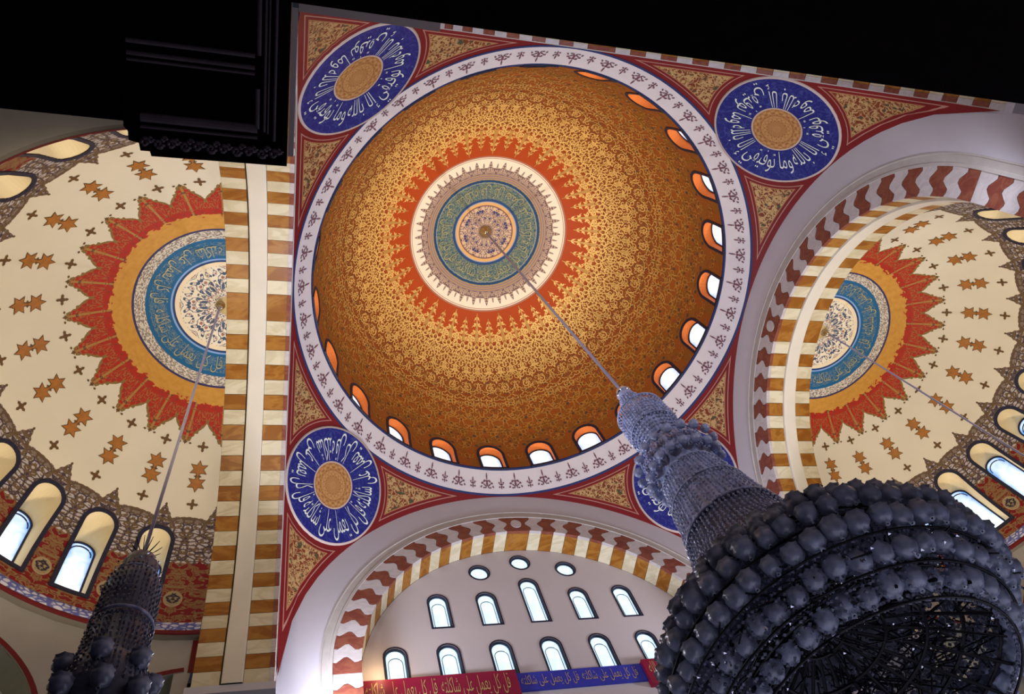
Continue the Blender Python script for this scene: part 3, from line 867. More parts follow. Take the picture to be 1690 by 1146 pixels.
    # straight courses below the springing: face blocks
    for s in (-1, 1):
        for k in range(NLOW):
            dark = (k % 2 == 1) ; z1 = -k * HLOW; z0 = z1 - HLOW
            b = MB(); nr = 8; V = []
            for zz in (z1 - 0.01, z0 + 0.01):
                for j in range(nr + 1):
                    t = j / nr; u = s * (RI - 0.012 + (RV - RI + 0.012) * t); V.append(P(u, -0.02, zz - wavy(t) * HLOW * min(1, t * 5) * (0 if (k == 0 and zz == z1 - 0.01) else 1)))
            q = nr + 1
            off = Vector(P(0, 0.12, 0)) - Vector(P(0, -0.02, 0)); V += [tuple(Vector(v) + off) for v in V]
            F = [(j, j + 1, q + j + 1, q + j) for j in range(nr)] + [(0, q, 3 * q, 2 * q)]
            F += [(j, j + 1, 2 * q + j + 1, 2 * q + j) for j in range(nr)]
            new('voussoir', V, F, M['darkst'] if dark else M['whitest'], W)
    # soffit stones, each a thin curved block
    for (d0, d1) in depth_bands:
        def stone(a0, a1, dark):
            nseg = 3; V = []
            g_ = 0.0012
            for dd in (d0 + 0.004, d1 - 0.004):
                for k in range(nseg + 1):
                    a = a0 + g_ + (a1 - a0 - 2 * g_) * k / nseg
                    p = arch_pt(a, RI); V.append(P(p[0], dd, p[1]))
                for k in range(nseg + 1):
                    a = a0 + g_ + (a1 - a0 - 2 * g_) * k / nseg
                    p = arch_pt(a, RI + 0.12); V.append(P(p[0], dd, p[1]))
            q = nseg + 1
            F = [(k, k + 1, 2 * q + k + 1, 2 * q + k) for k in range(nseg)]
            F += [(0, 2 * q, 3 * q, q), (nseg, 2 * q + nseg, 3 * q + nseg, q + nseg)]
            F += [(k, k + 1, q + k + 1, q + k) for k in range(nseg)] + [(2 * q + k, 2 * q + k + 1, 3 * q + k + 1, 3 * q + k) for k in range(nseg)]
            new('soffit_stone', V, F, M['brown'] if dark else M['creamst'], W)
        for (a0, a1, dark) in stripe_angles(): stone(a0, a1, dark)
        for s in (-1, 1):
            for k in range(NLOW):
                a = pi / 2 + k * STEP
                stone(s * a if s > 0 else -(a + STEP), s * (a + STEP) if s > 0 else -a, k % 2 == 1)
    # dark bed behind the stones so joints read as joints
    b = MB(); V = []; dmax = max(d for _, d in depth_bands)
    for a in angs:
        for dd in (0.03, dmax):
            p = arch_pt(a, RI + 0.06); V.append(P(p[0], dd, p[1]))
    b.add(V, [(2 * i, 2 * i + 2, 2 * i + 3, 2 * i + 1) for i in range(len(angs) - 1)])
    V = []
    for a in angs:
        for r in (RI + 0.02, RV + 0.02):
            p = arch_pt(a, r); V.append(P(p[0], 0.05, p[1]))
    b.add(V, [(2 * i, 2 * i + 2, 2 * i + 3, 2 * i + 1) for i in range(len(angs) - 1)])
    b.new('mortar_bed', M['gap'], W)
    if rib:
        b = MB(); V = []; prof = [(RI + 0.05, rib[0]), (RI - 0.09, rib[0] + 0.01), (RI - 0.10, rib[0] + 0.05), (RI - 0.10, rib[1] - 0.05), (RI - 0.09, rib[1] - 0.01), (RI + 0.05, rib[1])]
        for a in angs:
            for r, d in prof:
                p = arch_pt(a, r); V.append(P(p[0], d, p[1]))
        m = len(prof); b.add(V, [(i * m + j, (i + 1) * m + j, (i + 1) * m + j + 1, i * m + j + 1) for i in range(len(angs) - 1) for j in range(m - 1)])
        b.new('rib', M['rib'], W)
    return W, P
wl, PL_ = build_arch('left', [(0.0, 0.80), (1.42, 2.15)], (0.80, 1.38))
wr, PR_ = build_arch('right', [(0.0, 0.80), (1.42, 2.15)], (0.80, 1.38))
wf, PF_ = build_arch('front', [(0.0, 1.05)], None)
wb, PB_ = build_arch('back', [(0.0, 0.80), (1.42, 2.15)], (0.80, 1.38))

# impost ledges with the floodlights standing on them
for sx in (-1, 1):
    for sy in (-1, 1):
        W = wl if sx < 0 else wr
        b = MB(); x0, x1 = sorted((sx * 9.93, sx * 12.3)); y0, y1 = sorted((sy * 7.2, sy * 10.0))
        b.box((x0, y0, -2.97), (x1, y1, -2.72)); b.new('impost_ledge', M['face'], W)
        b = MB(); x0, x1 = sorted((sx * 10.1, sx * 12.1)); y0, y1 = sorted((sy * 10.15, sy * 12.1))
        b.box((x0, y0, -ZC), (x1, y1, -2.97)); b.new('pier', M['face'], W)

for sx in (-1, 1):
    for W, sy, y1_ in ((wf, 1, 11.05), (wb, -1, 12.3)):
        b = MB(); x0, x1 = sorted((sx * 7.2, sx * 9.92)); y0, y1 = sorted((sy * 9.94, sy * y1_))
        b.box((x0, y0, -2.97), (x1, y1, -2.72)); b.new('impost_ledge', M['face'], W)
        if sy < 0: continue
        b = MB(); x0, x1 = sorted((sx * 7.4, sx * 10.08)); y0, y1 = sorted((sy * 10.15, sy * (y1_ - 0.02)))
        b.box((x0, y0, -ZC), (x1, y1, -2.97)); b.new('pier', M['face'], W)
# ------------------------------------------------------------------ front tympanum with fifteen windows
YT = 1.05
circ = [(-1.92, -4.27), (0.0, -3.74), (1.94, -4.27)]
mid = [(-3.95, 1.72), (-1.97, 1.72), (0.0, 2.42), (1.97, 1.72), (3.93, 1.72)]
low = [-5.9, -3.95, -1.97, 0.0, 1.97, 3.93, 5.88]
holes = []; specs = []
for x, z in circ: specs.append((x, z + 10.15, circle_outline(0.40), 0.40))
for x, h in mid: specs.append((x, -7.24 + 10.15, arch_outline(0.74, h, 10), h))
for x in low: specs.append((x, -9.85 + 10.15, arch_outline(0.76, 1.70, 10), 1.70))
n = 64
outer = [(7.24 * sin(a), 7.24 * cos(a)) for a in [-pi / 2 + pi * k / n for k in range(n + 1)]] + [(7.24, -7.9), (-7.24, -7.9)]
holes = [[(x + p[0], z + p[1]) for p in o] for x, z, o, h in specs]
V, F = cdt(outer, holes)
new('tympanum', [PF_(p[0], YT, p[1]) for p in V], F, M['tymp'], wf)
for x, z, o, h in specs:
    WN[0] += 1; w = root('window_%d' % WN[0], (x, 10 + YT, ZC + z), kind='structure')
    nn = len(o)
    new('reveal', [(p[0], 0, p[1]) for p in o] + [(p[0], 0.14, p[1]) for p in o], [(i, (i + 1) % nn, nn + (i + 1) % nn, nn + i) for i in range(nn)], M['ink'], w)
    g1 = grow(o, 0.07)
    new('border', [(p[0], -0.02, p[1]) for p in o] + [(p[0], -0.02, p[1]) for p in g1] + [(p[0], 0.01, p[1]) for p in g1],
        [(i, (i + 1) % nn, nn + (i + 1) % nn, nn + i) for i in range(nn)] + [(nn + i, nn + (i + 1) % nn, 2 * nn + (i + 1) % nn, 2 * nn + i) for i in range(nn)], M['ink'], w)
    V, F = fan(o); cz = h / 2 if h > 0.5 else 0
    new('pane', [(p[0], 0, p[1] - cz) for p in V], F, M['pane_tymp'], w, loc=(0, 0.13, cz))
    b = MB(); fi = grow(o, -0.05)
    b.add([(p[0], 0.10, p[1]) for p in o] + [(p[0], 0.10, p[1]) for p in fi], [(i, (i + 1) % nn, nn + (i + 1) % nn, nn + i) for i in range(nn)])
    if h > 0.5:
        r = 0.26; zc_ = h - 0.62
        b.tube([(-r, 0.12, 0.02)] + [(-r * cos(t), 0.12, zc_ + r * sin(t)) for t in [pi * k / 10 for k in range(11)]] + [(r, 0.12, 0.02)], 0.016, 4)
    b.new('glazing_bar', M['lead'], w)
# inscription bands below the windows
def band(name, x0, x1, z0, z1, d, mat, txt):
    b = MB(); b.box((x0, 10 + YT - d, z0), (x1, 10 + YT + 0.05, z1)); o = b.new(name, mat, wf)
    V, F = text_mesh(txt); k = max(1, round((x1 - x0) / 2.6)); tb = MB()
    for i in range(k):
        w = (x1 - x0 - 0.3) / k
        tb.add([(x0 + 0.15 + i * w + u * w * 0.94, 10 + YT - d - 0.012, z0 + 0.12 + v * (z1 - z0 - 0.24)) for u, v in V], F)
    tb.new('inscription', M['goldline'], o)
band('inscription_band', -7.24, -1.76, -0.70, 0.42, 0.22, M['bandred'], 'قل كل يعمل على شاكلته')
band('inscription_band', -1.76, 3.15, -0.42, 0.36, 0.08, M['bandblue'], 'قل كل يعمل على شاكلته')
band('inscription_band', 3.15, 7.24, -0.70, 0.42, 0.22, M['bandred'], 'وما توفيقي إلا بالله')

# ------------------------------------------------------------------ half domes
RS = 7.25
def half_dome(side):
    sg = -1 if side == 'left' else 1
    cx = sg * 12.15
    H = struct('ceiling_half_dome_' + side, (cx, 0, ZC))
    base = pi if sg < 0 else 0.0
    cell = RAD(15); outl = arch_outline(0.90, 2.93, 14); s0 = RS * RAD(2.3)
    n = 11; nx = 8
    mb, sv, sf, hole = build_shell(RS, 1.0, 12, 0, cell, RAD(60), RAD(90), outl, s0, nx, base - pi / 2, base + pi / 2, 44)
    for k in range(-5, 6): mb.add([dome_pt(base + k * cell + t, p, RS, 1) for t, p in sv], sf)
    # the two half sectors beside the arch have no window
    for k in (-1, 1):
        a0, a1 = (base - pi / 2, base - pi / 2 + cell / 2) if k < 0 else (base + pi / 2 - cell / 2, base + pi / 2)
        V = [dome_pt(a0 + (a1 - a0) * i / 4, RAD(60 + 30 * j / 12), RS, 1) for j in range(13) for i in range(5)]
        mb.add(V, [(j * 5 + i, (j + 1) * 5 + i, (j + 1) * 5 + i + 1, j * 5 + i + 1) for j in range(12) for i in range(4)])
    # short drum under the springing, still painted red
    mb.lathe([(RS, 0.0), (RS, -0.35)], 96, (0, 0), base - pi / 2, base + pi / 2)
    mb.new('shell', M['semi'], H, True)
    window_set((cx, 0, ZC), [base + k * cell for k in range(-5, 6)], RS, 1.0, outl, s0, 7.92, (M['cream'], M['pane_semi']), 0.13, True)
    # inscription in the teal half ring
    def mpf(a, psi):
        t = a / RS; return Vector((sin(t) * cos(psi), sin(t) * sin(psi), cos(t))) * (RS - 0.03)
    V, F = text_mesh('قل كل يعمل على شاكلته'); tb = MB()
    for k in range(2):
        c0 = base + (-0.25 + 0.5 * k) * pi
        tb.add([mpf(RS * (RAD(19.6) + (RAD(14.9) - RAD(19.6)) * v), c0 - (u - 0.5) * pi * 0.5 * 0.93) for u, v in V], F)
    tb.new('inscription', M['letter2'], H)
    # painted star pairs and small stars between the window axes
    def six(cx_, cy, r, k=0.52, n_=6, rot=0.0): return [(cx_ + (r if i % 2 == 0 else r * k) * sin(rot + pi * i / n_), cy + (r if i % 2 == 0 else r * k) * cos(rot + pi * i / n_)) for i in range(2 * n_)]
    st = MB(); sl = MB()
    for k in range(-6, 6):
        a = base + (k + 0.5) * cell
        def pt(x, y, ph0, off):      # x across, y downwards from colatitude ph0 (degrees)
            ph = RAD(ph0) + y / RS; return Vector(dome_pt(a + x / (RS * sin(ph)), ph, RS - off, 1))
        def put(mbx, polys, ph0, off):
            for poly in polys:
                V, F = fan(poly); mbx.add([pt(x, y, ph0, off) for x, y in V], F)
        for ph0, s in ((46.9, 1), (50.9, -1)):
            put(sl, [six(0, 0, 0.33)], ph0, 0.012); put(st, [six(0, 0, 0.28)], ph0, 0.02)
        put(sl, [leafpoly(0, 0, 0.08, 0.16), leafpoly(0, 0, 0.13, 0.05)], 48.9, 0.014)
        for ph0 in (56.8, 40.6):
            put(sl, [six(0, 0, 0.21, 0.34, 4, 0), leafpoly(0.13, 0, 0.05, 0.05), leafpoly(-0.13, 0, 0.05, 0.05), leafpoly(0, 0.13, 0.05, 0.06), leafpoly(0, -0.13, 0.05, 0.06)], ph0, 0.014)
        a = base + k * cell
        if k > -6:
            put(sl, [six(0, 0, 0.10, 0.35, 4), leafpoly(0.17, 0.02, 0.05, 0.035), leafpoly(-0.17, 0.02, 0.05, 0.035)], 39.9, 0.014)
    sl.new('painted_star_outline', M['starline'], H); st.new('painted_star', M['star'], H)
    b = MB(); b.lathe([(0.0, RS - 0.32), (0.09, RS - 0.30), (0.12, RS - 0.2), (0.06, RS - 0.12), (0.16, RS - 0.05), (0.17, RS)], 16, (sg * 0.2, 0.0)); b.new('boss', M['brass'], H, True)
    # rope band and dark red cornice
    b = MB(); b.lathe([(RS - 0.02, -0.28), (RS - 0.05, -0.30), (RS - 0.06, -0.60), (RS - 0.02, -0.63)], 96, (0, 0), base - pi / 2, base + pi / 2); b.new('rope_band', M['rope'], H, True)
    b = MB(); b.lathe([(RS - 0.02, -0.62), (RS - 0.08, -0.64), (RS - 0.08, -0.76), (RS - 0.04, -0.78)], 96, (0, 0), base - pi / 2, base + pi / 2); b.new('red_cornice', M['red'], H, True)
    b = MB(); b.lathe([(RS - 0.04, -0.775), (RS + 0.20, -0.775)], 96, (0, 0), base - pi / 2, base + pi / 2); b.new('cornice_soffit', M['grey'], H, True)
    # wall of the apse with arched niches
    RW = RS + 0.18; L = pi * RW; R0 = 2.35; zt = -1.95
    cents = [L * k / 4 for k in range(0, 5)]
    outer = [(0, -0.76), (L, -0.76)]
    seq = []
    for c in cents[::-1]:
        for k in range(13):
            t = pi * k / 12; x = c + R0 * cos(t); z = zt - R0 + R0 * sin(t)
            seq.append((min(max(x, 0.0), L), z, x))
    low_ = []
    for i, c in enumerate(cents[::-1]):
        pts = [(c + R0 * cos(pi * k / 14), zt - R0 + R0 * sin(pi * k / 14)) for k in range(15)]
        pts = [p for p in pts if -1e-6 <= p[0] <= L + 1e-6]
        low_.append(pts)
    poly = [(0, -0.76), (0, zt)]
    pts_all = []
    for c in cents:
        pts = [(c - R0 * cos(pi * k / 14), zt - R0 + R0 * sin(pi * k / 14)) for k in range(15)]
        pts = [p for p in pts if 0 <= p[0] <= L]
        if pts[0][0] > 0.01: pts = [(pts[0][0], -7.9)] + pts
        if pts[-1][0] < L - 0.01: pts = pts + [(pts[-1][0], -7.9)]
        pts_all += pts
    outer = [(0.0, -0.76)] + [(0.0, zt)] * 0 + pts_all + [(L, -0.76)] + [(L * (1 - k / 24), -0.76) for k in range(1, 24)]
    cl = []
    for p in outer:
        if not cl or hypot(p[0] - cl[-1][0], p[1] - cl[-1][1]) > 1e-4: cl.append(p)
    V, F = cdt(cl, [], [(L * i / 48, -0.76 - 0.5 * j) for i in range(1, 48) for j in range(1, 15)])
    def cyl(s, z, r=RW): a = base - pi / 2 + s / RW; return (r * cos(a), r * sin(a), z)
    lo, hi = (-0.1, L / 2) if sg < 0 else (L / 2, L + 0.1)     # the camera side is open below its flaring ceiling
    F = [f for f in F if lo <= sum(V[i][0] for i in f) / 3 <= hi]
    cents = [c for c in cents if lo <= c <= hi]
    aa = (base, base + pi / 2) if sg < 0 else (-pi / 2, 0.0)
    b = MB(); b.lathe([(RS + 0.05, -0.80), (RS + 0.9, -0.95), (RS + 2.0, -1.3), (RS + 3.4, -2.1)], 48, (0, 0), *aa); b.new('flaring_ceiling', M['grey'], H, True)
    new('apse_wall', [cyl(p[0], p[1]) for p in V], F, M['grey'], H, True)
    b = MB(); b.lathe([(RW + 0.9, -1.5), (RW + 0.9, -7.9)], 40, (0, 0), *((pi / 2, pi) if sg < 0 else (0.0, pi / 2))); b.new('niche_wall', M['pale'], H, True)
    for c in cents:
        b = MB(); nb = 28; V = []
        for k in range(nb + 1):
            t = pi * k / nb; 
            for rr_, off in ((R0 + 0.16, 0.0), (R0 + 0.15, 0.03), (R0 - 0.0, 0.03), (R0 - 0.0, -0.9)):
                x = c - rr_ * cos(t); z = zt - R0 + rr_ * sin(t)
                V.append((x, z, RW - off))
        ok = [i for i in range(nb + 1) if 0 <= V[i * 4][0] <= L or 0 <= V[i * 4 + 2][0] <= L]
        P3 = [cyl(min(max(x, 0), L), z, r) for x, z, r in V]
        F = []
        idx = []
        for i in ok:
            if i + 1 in ok:
                for j in range(3): F.append((i * 4 + j, i * 4 + 4 + j, i * 4 + 5 + j, i * 4 + 1 + j)); idx.append(0 if j < 2 else 1)
        new('niche_arch', P3, F, [M['red'], M['pale']], H, idx=idx)
        b = MB(); V = []
        for k in range(nb + 1):
            t = pi * k / nb
            for rr_ in (R0 - 0.28, R0 - 0.33): V.append(cyl(min(max(c - rr_ * cos(t), 0), L), zt - R0 + rr_ * sin(t), RW + 0.86))
        new('niche_line', V, [(2 * k, 2 * k + 2, 2 * k + 3, 2 * k + 1) for k in range(nb)], M['gap'], H)
    # red frame line where the apse wall meets the arch
    for s in ((0.0,) if sg < 0 else (L,)):
        s2 = 0.17 if s == 0 else L - 0.17
        new('corner_stripe', [cyl(s, -0.8, RW - 0.02), cyl(s2, -0.8, RW - 0.02), cyl(s2, zt - 0.05, RW - 0.02), cyl(s, zt - 0.05, RW - 0.02)], [(0, 1, 2, 3)], M['red'], H)
    return H
half_dome('left'); half_dome('right')

# plain back wall beyond the fourth arch, and the hall floor
bw = MB(); bw.box((-12.3, -12.6, 0), (12.3, -12.3, ZC + 7.4)); o = bw.new('wall_beyond', M['tymp']); o['kind'] = 'structure'
fl = MB(); fl.box((-22, -14, -0.1), (22, 14, 0.0)); o = fl.new('floor', M['carpet']); o['kind'] = 'structure'

# ------------------------------------------------------------------ dark timber balcony overhead
CX, CY, CZ = -9.724, -10.062, ZR - 29.282
HB = 8.0; ZB = CZ + HB
def bp(dx, dy): return (CX + dx * HB, CY + dy * HB)
bal = struct('ceiling_balcony', (0, 0, 0), 'dark timber underside of the balcony overhead')
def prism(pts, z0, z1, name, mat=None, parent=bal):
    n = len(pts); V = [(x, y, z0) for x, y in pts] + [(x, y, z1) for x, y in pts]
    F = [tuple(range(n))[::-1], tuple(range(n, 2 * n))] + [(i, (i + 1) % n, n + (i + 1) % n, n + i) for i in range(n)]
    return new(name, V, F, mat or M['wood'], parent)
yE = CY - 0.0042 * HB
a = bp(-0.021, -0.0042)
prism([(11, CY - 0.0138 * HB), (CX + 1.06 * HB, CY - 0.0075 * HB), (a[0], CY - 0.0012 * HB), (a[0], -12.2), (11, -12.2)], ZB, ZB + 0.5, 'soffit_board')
prism([bp(-0.16, 0.155), (-21, CY + 0.155 * HB), (-21, -12.2), bp(-0.16, -0.27)], ZB + 0.06, ZB + 0.5, 'soffit_board')
prism([bp(-0.0205, -0.27), bp(-0.0205, 0.190), bp(-0.178, 0.1926), bp(-0.1795, 0.187), bp(-0.190, 0.187), bp(-0.1915, 0.178), bp(-0.2026, 0.176), bp(-0.203, 0.165), bp(-0.2075, 0.16), bp(-0.2075, -0.27)], ZB, ZB + 0.55, 'corner_block')
def mould(p0, p1, w, h=0.05, name='panel_moulding'):
    (x0, y0), (x1, y1) = bp(*p0), bp(*p1)
    d = Vector((x1 - x0, y1 - y0)).normalized(); nrm = Vector((-d.y, d.x)) * w / 2
    pr = [(-1, 0), (-0.8, -h * 0.7), (-0.3, -h), (0.3, -h), (0.8, -h * 0.7), (1, 0)]
    V = []
    for (x, y) in ((x0, y0), (x1, y1)):
        for s, dz in pr: V.append((x + nrm.x * s, y + nrm.y * s, ZB + dz + 0.002))
    m = len(pr); F = [(j, j + 1, m + j + 1, m + j) for j in range(m - 1)] + [tuple(range(m)), tuple(range(m, 2 * m))]
    new(name, V, F, M['woodl'], bal)
for dy, w in ((0.0630, 0.045), (0.0765, 0.045), (0.0835, 0.03), (0.1475, 0.09), (0.158, 0.03)):
    mould((-0.200 if dy < 0.1 else -0.188, dy), (-0.0600 if dy < 0.1 else -0.056, dy), w)
for dx, y0, y1, w in ((-0.0555, -0.2, 0.062, 0.05), (-0.0480, -0.2, 0.150, 0.035), (-0.0565, 0.1, 0.147, 0.05), (-0.0440, -0.2, 0.152, 0.02), (-0.0365, -0.2, 0.16, 0.03)):
    mould((dx, y0), (dx, y1), w)
def spiral(c, r, turns, s, name='carved_scroll'):
    b = MB(); pts = []
    for k in range(22):
        t = k / 21; a = s * turns * 2 * pi * t; q = r * (1 - 0.85 * t)
        x, y = bp(c[0] + q * cos(a), c[1] + q * sin(a)); pts.append((x, y, ZB - 0.01))
    b.tube(pts, 0.022, 5, 0.012); b.new(name, M['woodl'], bal, True)
for k in range(11):
    x = -0.184 + 0.0148 * k
    spiral((x, 0.1765), 0.0058, 1.3, 1 if k % 2 else -1); spiral((x + 0.006, 0.1715), 0.0035, 1.1, -1 if k % 2 else 1)

# ------------------------------------------------------------------ chandeliers
def strands(mb, r0, z0, r1, z1, n, m, w=0.042, jit=0.15, c=(0, 0)):
    for k in range(n):
        a = 2 * pi * (k + random.uniform(-jit, jit)) / n
        for j in range(m):
            t = (j + 0.5) / m; r = r0 + (r1 - r0) * t + random.uniform(-0.012, 0.012); z = z0 + (z1 - z0) * t
            mb.gem((c[0] + r * cos(a), c[1] + r * sin(a), z), abs(z1 - z0) / m * 0.48, w, (random.uniform(-.3, .3), random.uniform(-.3, .3), 1))
def bowl_mesh(s=1.0, mat='lampglass'):
    b = MB(); b.lathe([(0.02, -0.20), (0.05, -0.22), (0.035, -0.14), (0.12, -0.12), (0.20, -0.03), (0.225, 0.08), (0.20, 0.17), (0.235, 0.21), (0.22, 0.215), (0.18, 0.16), (0.19, 0.08), (0.1, -0.08), (0.0, -0.1)], 16, flute=0.07, nf=8)
    b.V = [(x * s, y * s, z * s) for x, y, z in b.V]
    return mesh('lamp_bowl', b.V, b.F, M[mat], True)
ZM = lambda z: z                     # z relative to the ring level
def cable_mesh(p0, p1, r):
    b = MB(); p0 = Vector(p0); p1 = Vector(p1)
    for k in range(3):
        off = Vector((cos(2 * pi * k / 3), sin(2 * pi * k / 3), 0)) * r * 0.6
        b.tube([p0 + off, p0.lerp(p1, 0.5) + off, p1 + off], r * 0.55, 5)
    return b

mc = root('chandelier', (0.22, -0.20, ZR), label='huge crystal chandelier on the long cable from the gold main dome', category='chandelier')
cable_mesh((-0.22, 0.20, 10.0), (0, 0, -9.5), 0.052).new('cable', M['cable'], mc)
prof = [(0.05, -9.5), (0.2, -9.6), (0.24, -9.75), (0.2, -9.9), (0.30, -10.3), (0.42, -10.75), (0.60, -10.95), (0.68, -11.3), (0.70, -11.9), (0.62, -12.3), (0.52, -12.8), (0.60, -13.05), (0.82, -13.2), (0.84, -13.9),
        (0.76, -14.2), (0.78, -14.4), (0.92, -15.2), (1.08, -16.1), (1.18, -16.6)]
b = MB(); b.lathe(prof, 40, flute=0.03, nf=20); b.new('crystal_column', M['crys'], mc, True)
b = MB(); b.lathe([(0.14, -9.42), (0.24, -9.5), (0.25, -9.62), (0.16, -9.66)], 16); b.new('top_collar', M['spark'], mc, True)
b = MB()
for (r0, z0, r1, z1, n, m) in ((0.26, -9.95, 0.46, -10.8, 26, 6), (0.72, -11.0, 0.74, -12.0, 44, 7), (0.70, -12.0, 0.56, -12.8, 40, 6), (0.88, -13.2, 0.86, -14.1, 52, 6), (0.82, -14.4, 1.0, -15.4, 54, 7), (1.0, -15.4, 1.2, -16.6, 60, 8)):
    strands(b, r0, z0, r1, z1, n, m)
b.new('crystal_strands', M['crys'], mc, kind='stuff')
for r, z, w in ((0.72, -10.98, 0.035), (0.72, -12.02, 0.03), (0.9, -13.15, 0.035), (0.8, -14.38, 0.035), (1.02, -15.4, 0.03), (1.22, -16.62, 0.05)):
    b = MB(); b.tube([(r * cos(2 * pi * k / 40), r * sin(2 * pi * k / 40), z) for k in range(41)], w, 6); b.new('collar_ring', M['crys'], mc, True)
sb = bowl_mesh(0.55, 'crys')
for k in range(18):
    a = 2 * pi * k / 18
    link('small_lamp', sb, mc, (1.12 * cos(a), 1.12 * sin(a), -13.55))
for k in range(18):
    a = 2 * pi * (k + .5) / 18
    link('small_lamp', sb, mc, (1.0 * cos(a), 1.0 * sin(a), -14.1))
# the great wheel
hood = [(1.15, -16.6), (1.3, -17.4), (1.7, -18.3), (2.3, -19.0), (2.75, -19.4)]
b = MB(); b.lathe(hood, 72); b.lathe([(r - 0.05, z - 0.06) for r, z in hood], 72); b.new('hood', M['crysd'], mc, True)
b = MB()
for k in range(len(hood) - 1):
    (r0, z0), (r1, z1) = hood[k], hood[k + 1]
    strands(b, r0 + 0.07, z0 + 0.05, r1 + 0.07, z1 + 0.05, 70 + 20 * k, 6, 0.04)
    if k == 1:
        b.new('upper_hood_crystals', M['crys'], mc, kind='stuff'); b = MB()
b.new('hood_crystals', M['crysd'], mc, kind='stuff')
ROWS = [(2.75, -19.2, 42), (3.12, -19.62, 48), (3.40, -20.1, 52), (3.36, -20.62, 52), (3.05, -21.08, 48), (2.68, -21.5, 42)]
lb = bowl_mesh(0.86)
for i, (r, z, n) in enumerate(ROWS):
    b = MB(); b.tube([((r - 0.06) * cos(2 * pi * k / 64), (r - 0.06) * sin(2 * pi * k / 64), z - 0.24) for k in range(65)], 0.026, 6)
    b.new('wheel_ring', M['iron'], mc, True)
    for k in range(n):
        a = 2 * pi * (k + 0.5 * (i % 2)) / n
        o = link('lamp_bowl', lb, mc, (0.12 + (r + random.uniform(-.05, .05)) * cos(a), (r + random.uniform(-.05, .05)) * sin(a), z + random.uniform(-.06, .06))); s = 1.0 + random.uniform(-.12, .12); o.scale = (s, s, s)
        o.rotation_euler = (random.uniform(-.25, .25), random.uniform(-.25, .25), random.uniform(0, 6))
b = MB()
for k in range(64):            # skirt of hanging drops between the rows
    pass
for i in range(len(ROWS) - 1):
    (r0, z0, _), (r1, z1, _) = ROWS[i], ROWS[i + 1]
    strands(b, r0 - 0.16, z0 - 0.25, r1 - 0.16, z1 - 0.25, 170, 5, 0.04, 0.45)
b.new('skirt_crystals', M['crysd'], mc, kind='stuff')
b = MB()                       # dark inner framework seen from below
for k in range(24):
    a = 2 * pi * k / 24
    b.tube([(0.4 * cos(a), 0.4 * sin(a), -19.8), (1.6 * cos(a + .06), 1.6 * sin(a + .06), -20.5), (2.8 * cos(a), 2.8 * sin(a), -21.55)], 0.035, 5)
for r, z in ((0.5, -19.9), (1.1, -20.25), (1.7, -20.6), (2.2, -20.9), (2.6, -21.3)):
    b.tube([(r * cos(2 * pi * k / 48), r * sin(2 * pi * k / 48), z) for k in range(49)], 0.035, 5)
b.new('wheel_frame', M['iron'], mc)
b = MB()
for k in range(700):
    a = random.uniform(0, 2 * pi); r = 2.85 * sqrt(random.random()); a2 = a + random.uniform(-.5, .5); r2 = min(3.4, max(.2, r + random.uniform(-1, 1)))
    b.tube([(r * cos(a), r * sin(a), -19.5 - 0.45 * r + random.uniform(-.3, .3)), (r2 * cos(a2), r2 * sin(a2), -19.5 - 0.45 * r2 + random.uniform(-.3, .3))], 0.016, 4)
b.new('wire_lattice', M['iron'], mc, kind='stuff')
b = MB()
for k in range(1500):
    a = random.uniform(0, 2 * pi); r = 2.85 * sqrt(random.random())
    b.gem((r * cos(a), r * sin(a), -19.2 - 0.45 * r + random.uniform(-.5, .3)), random.uniform(.04, .09), random.uniform(.02, .045), (random.uniform(-1, 1), random.uniform(-1, 1), 1))
b.new('inner_crystals', M['crysd'], mc, kind='stuff')
b = MB()
for k in range(420):
    a = random.uniform(0, 2 * pi); r = 0.5 + 2.9 * sqrt(random.random())
    b.gem((r * cos(a), r * sin(a), -19.8 - 0.42 * min(r, 3.3) + random.uniform(-.2, .2)), 0.045, 0.03, (random.uniform(-1, 1), random.uniform(-1, 1), 1))
b.new('sparkling_drops', M['spark'], mc, kind='stuff')

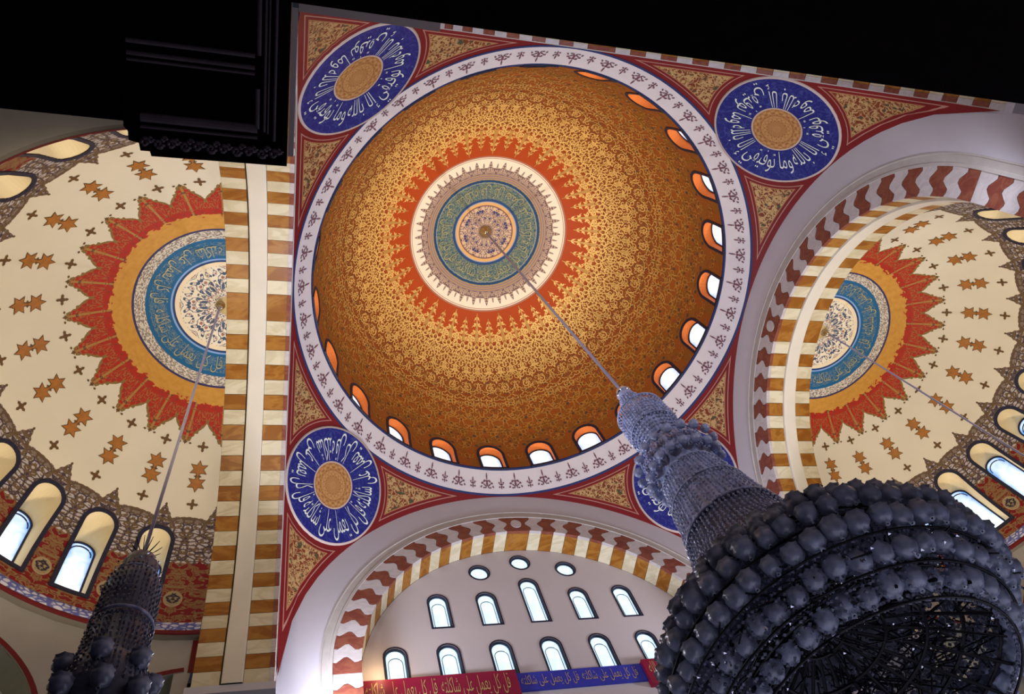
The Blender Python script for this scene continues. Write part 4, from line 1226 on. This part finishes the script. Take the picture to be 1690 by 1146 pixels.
def side_chandelier(x, hook, label):
    c = root('chandelier', (x, 0, ZR), label=label, category='chandelier')
    cable_mesh((hook - x, -0.05, -3.15), (0, 0, -16.35), 0.035).new('cable', M['cable'], c)
    b = MB()
    for k in range(12):
        a = 2 * pi * k / 12; b.tube([(0.03 * cos(a), 0.03 * sin(a), -16.5), (0.22 * cos(a), 0.22 * sin(a), -16.32), (0.30 * cos(a), 0.30 * sin(a), -16.22)], 0.014, 4, 0.006)
    b.new('finial_spikes', M['iron'], c)
    b = MB(); b.lathe([(0.03, -16.4), (0.12, -16.5), (0.26, -16.6), (0.34, -16.85), (0.33, -17.1), (0.40, -17.2), (0.47, -17.4), (0.46, -17.9), (0.42, -18.3), (0.50, -18.6), (0.48, -19.2), (0.6, -19.4), (0.7, -20.0), (0.3, -20.6), (0.02, -20.8)], 32, flute=0.03, nf=16)
    b.new('crystal_column', M['crysd'], c, True)
    b = MB()
    for (r0, z0, r1, z1, n, m) in ((0.2, -16.55, 0.36, -17.1, 26, 5), (0.46, -17.25, 0.50, -18.3, 36, 8), (0.5, -18.4, 0.52, -19.3, 40, 7), (0.62, -19.4, 0.72, -20.0, 44, 5)):
        strands(b, r0, z0, r1, z1, n, m, 0.026)
    b.new('crystal_strands', M['crysd'], c, kind='stuff')
    for r, z in ((0.37, -17.15), (0.5, -18.35), (0.54, -19.35)):
        b = MB(); b.tube([(r * cos(2 * pi * k / 32), r * sin(2 * pi * k / 32), z) for k in range(33)], 0.03, 6); b.new('collar_ring', M['crys'], c, True)
    b = MB()
    for k in range(34):
        a = random.uniform(0, 2 * pi); z = random.uniform(-17.2, -16.7); b.gem((0.40 * cos(a), 0.40 * sin(a), z), 0.035, 0.025, (random.uniform(-1, 1), random.uniform(-1, 1), 1))
    b.new('sparkling_drops', M['spark'], c, kind='stuff')
    bm_ = bowl_mesh(0.72)
    for j, (R_, z, n, ph) in enumerate(((0.68, -19.55, 7, 0.2), (0.80, -20.2, 9, 0.0))):
        for k in range(n):
            a = 2 * pi * k / n + ph
            b = MB(); b.tube([(0.45 * cos(a), 0.45 * sin(a), z - 0.1), (0.7 * cos(a), 0.7 * sin(a), z - 0.35), (R_ * cos(a), R_ * sin(a), z - 0.2)], 0.035, 6)
            b.new('arm', M['crysd'], c, True)
            link('lamp_bowl', bm_, c, (R_ * cos(a), R_ * sin(a), z))
side_chandelier(-12.40, -12.35, 'smaller dark crystal chandelier hanging from the half dome beside the balcony block')
side_chandelier(12.60, 12.35, 'crystal chandelier on the thin cable from the half dome behind the huge one')
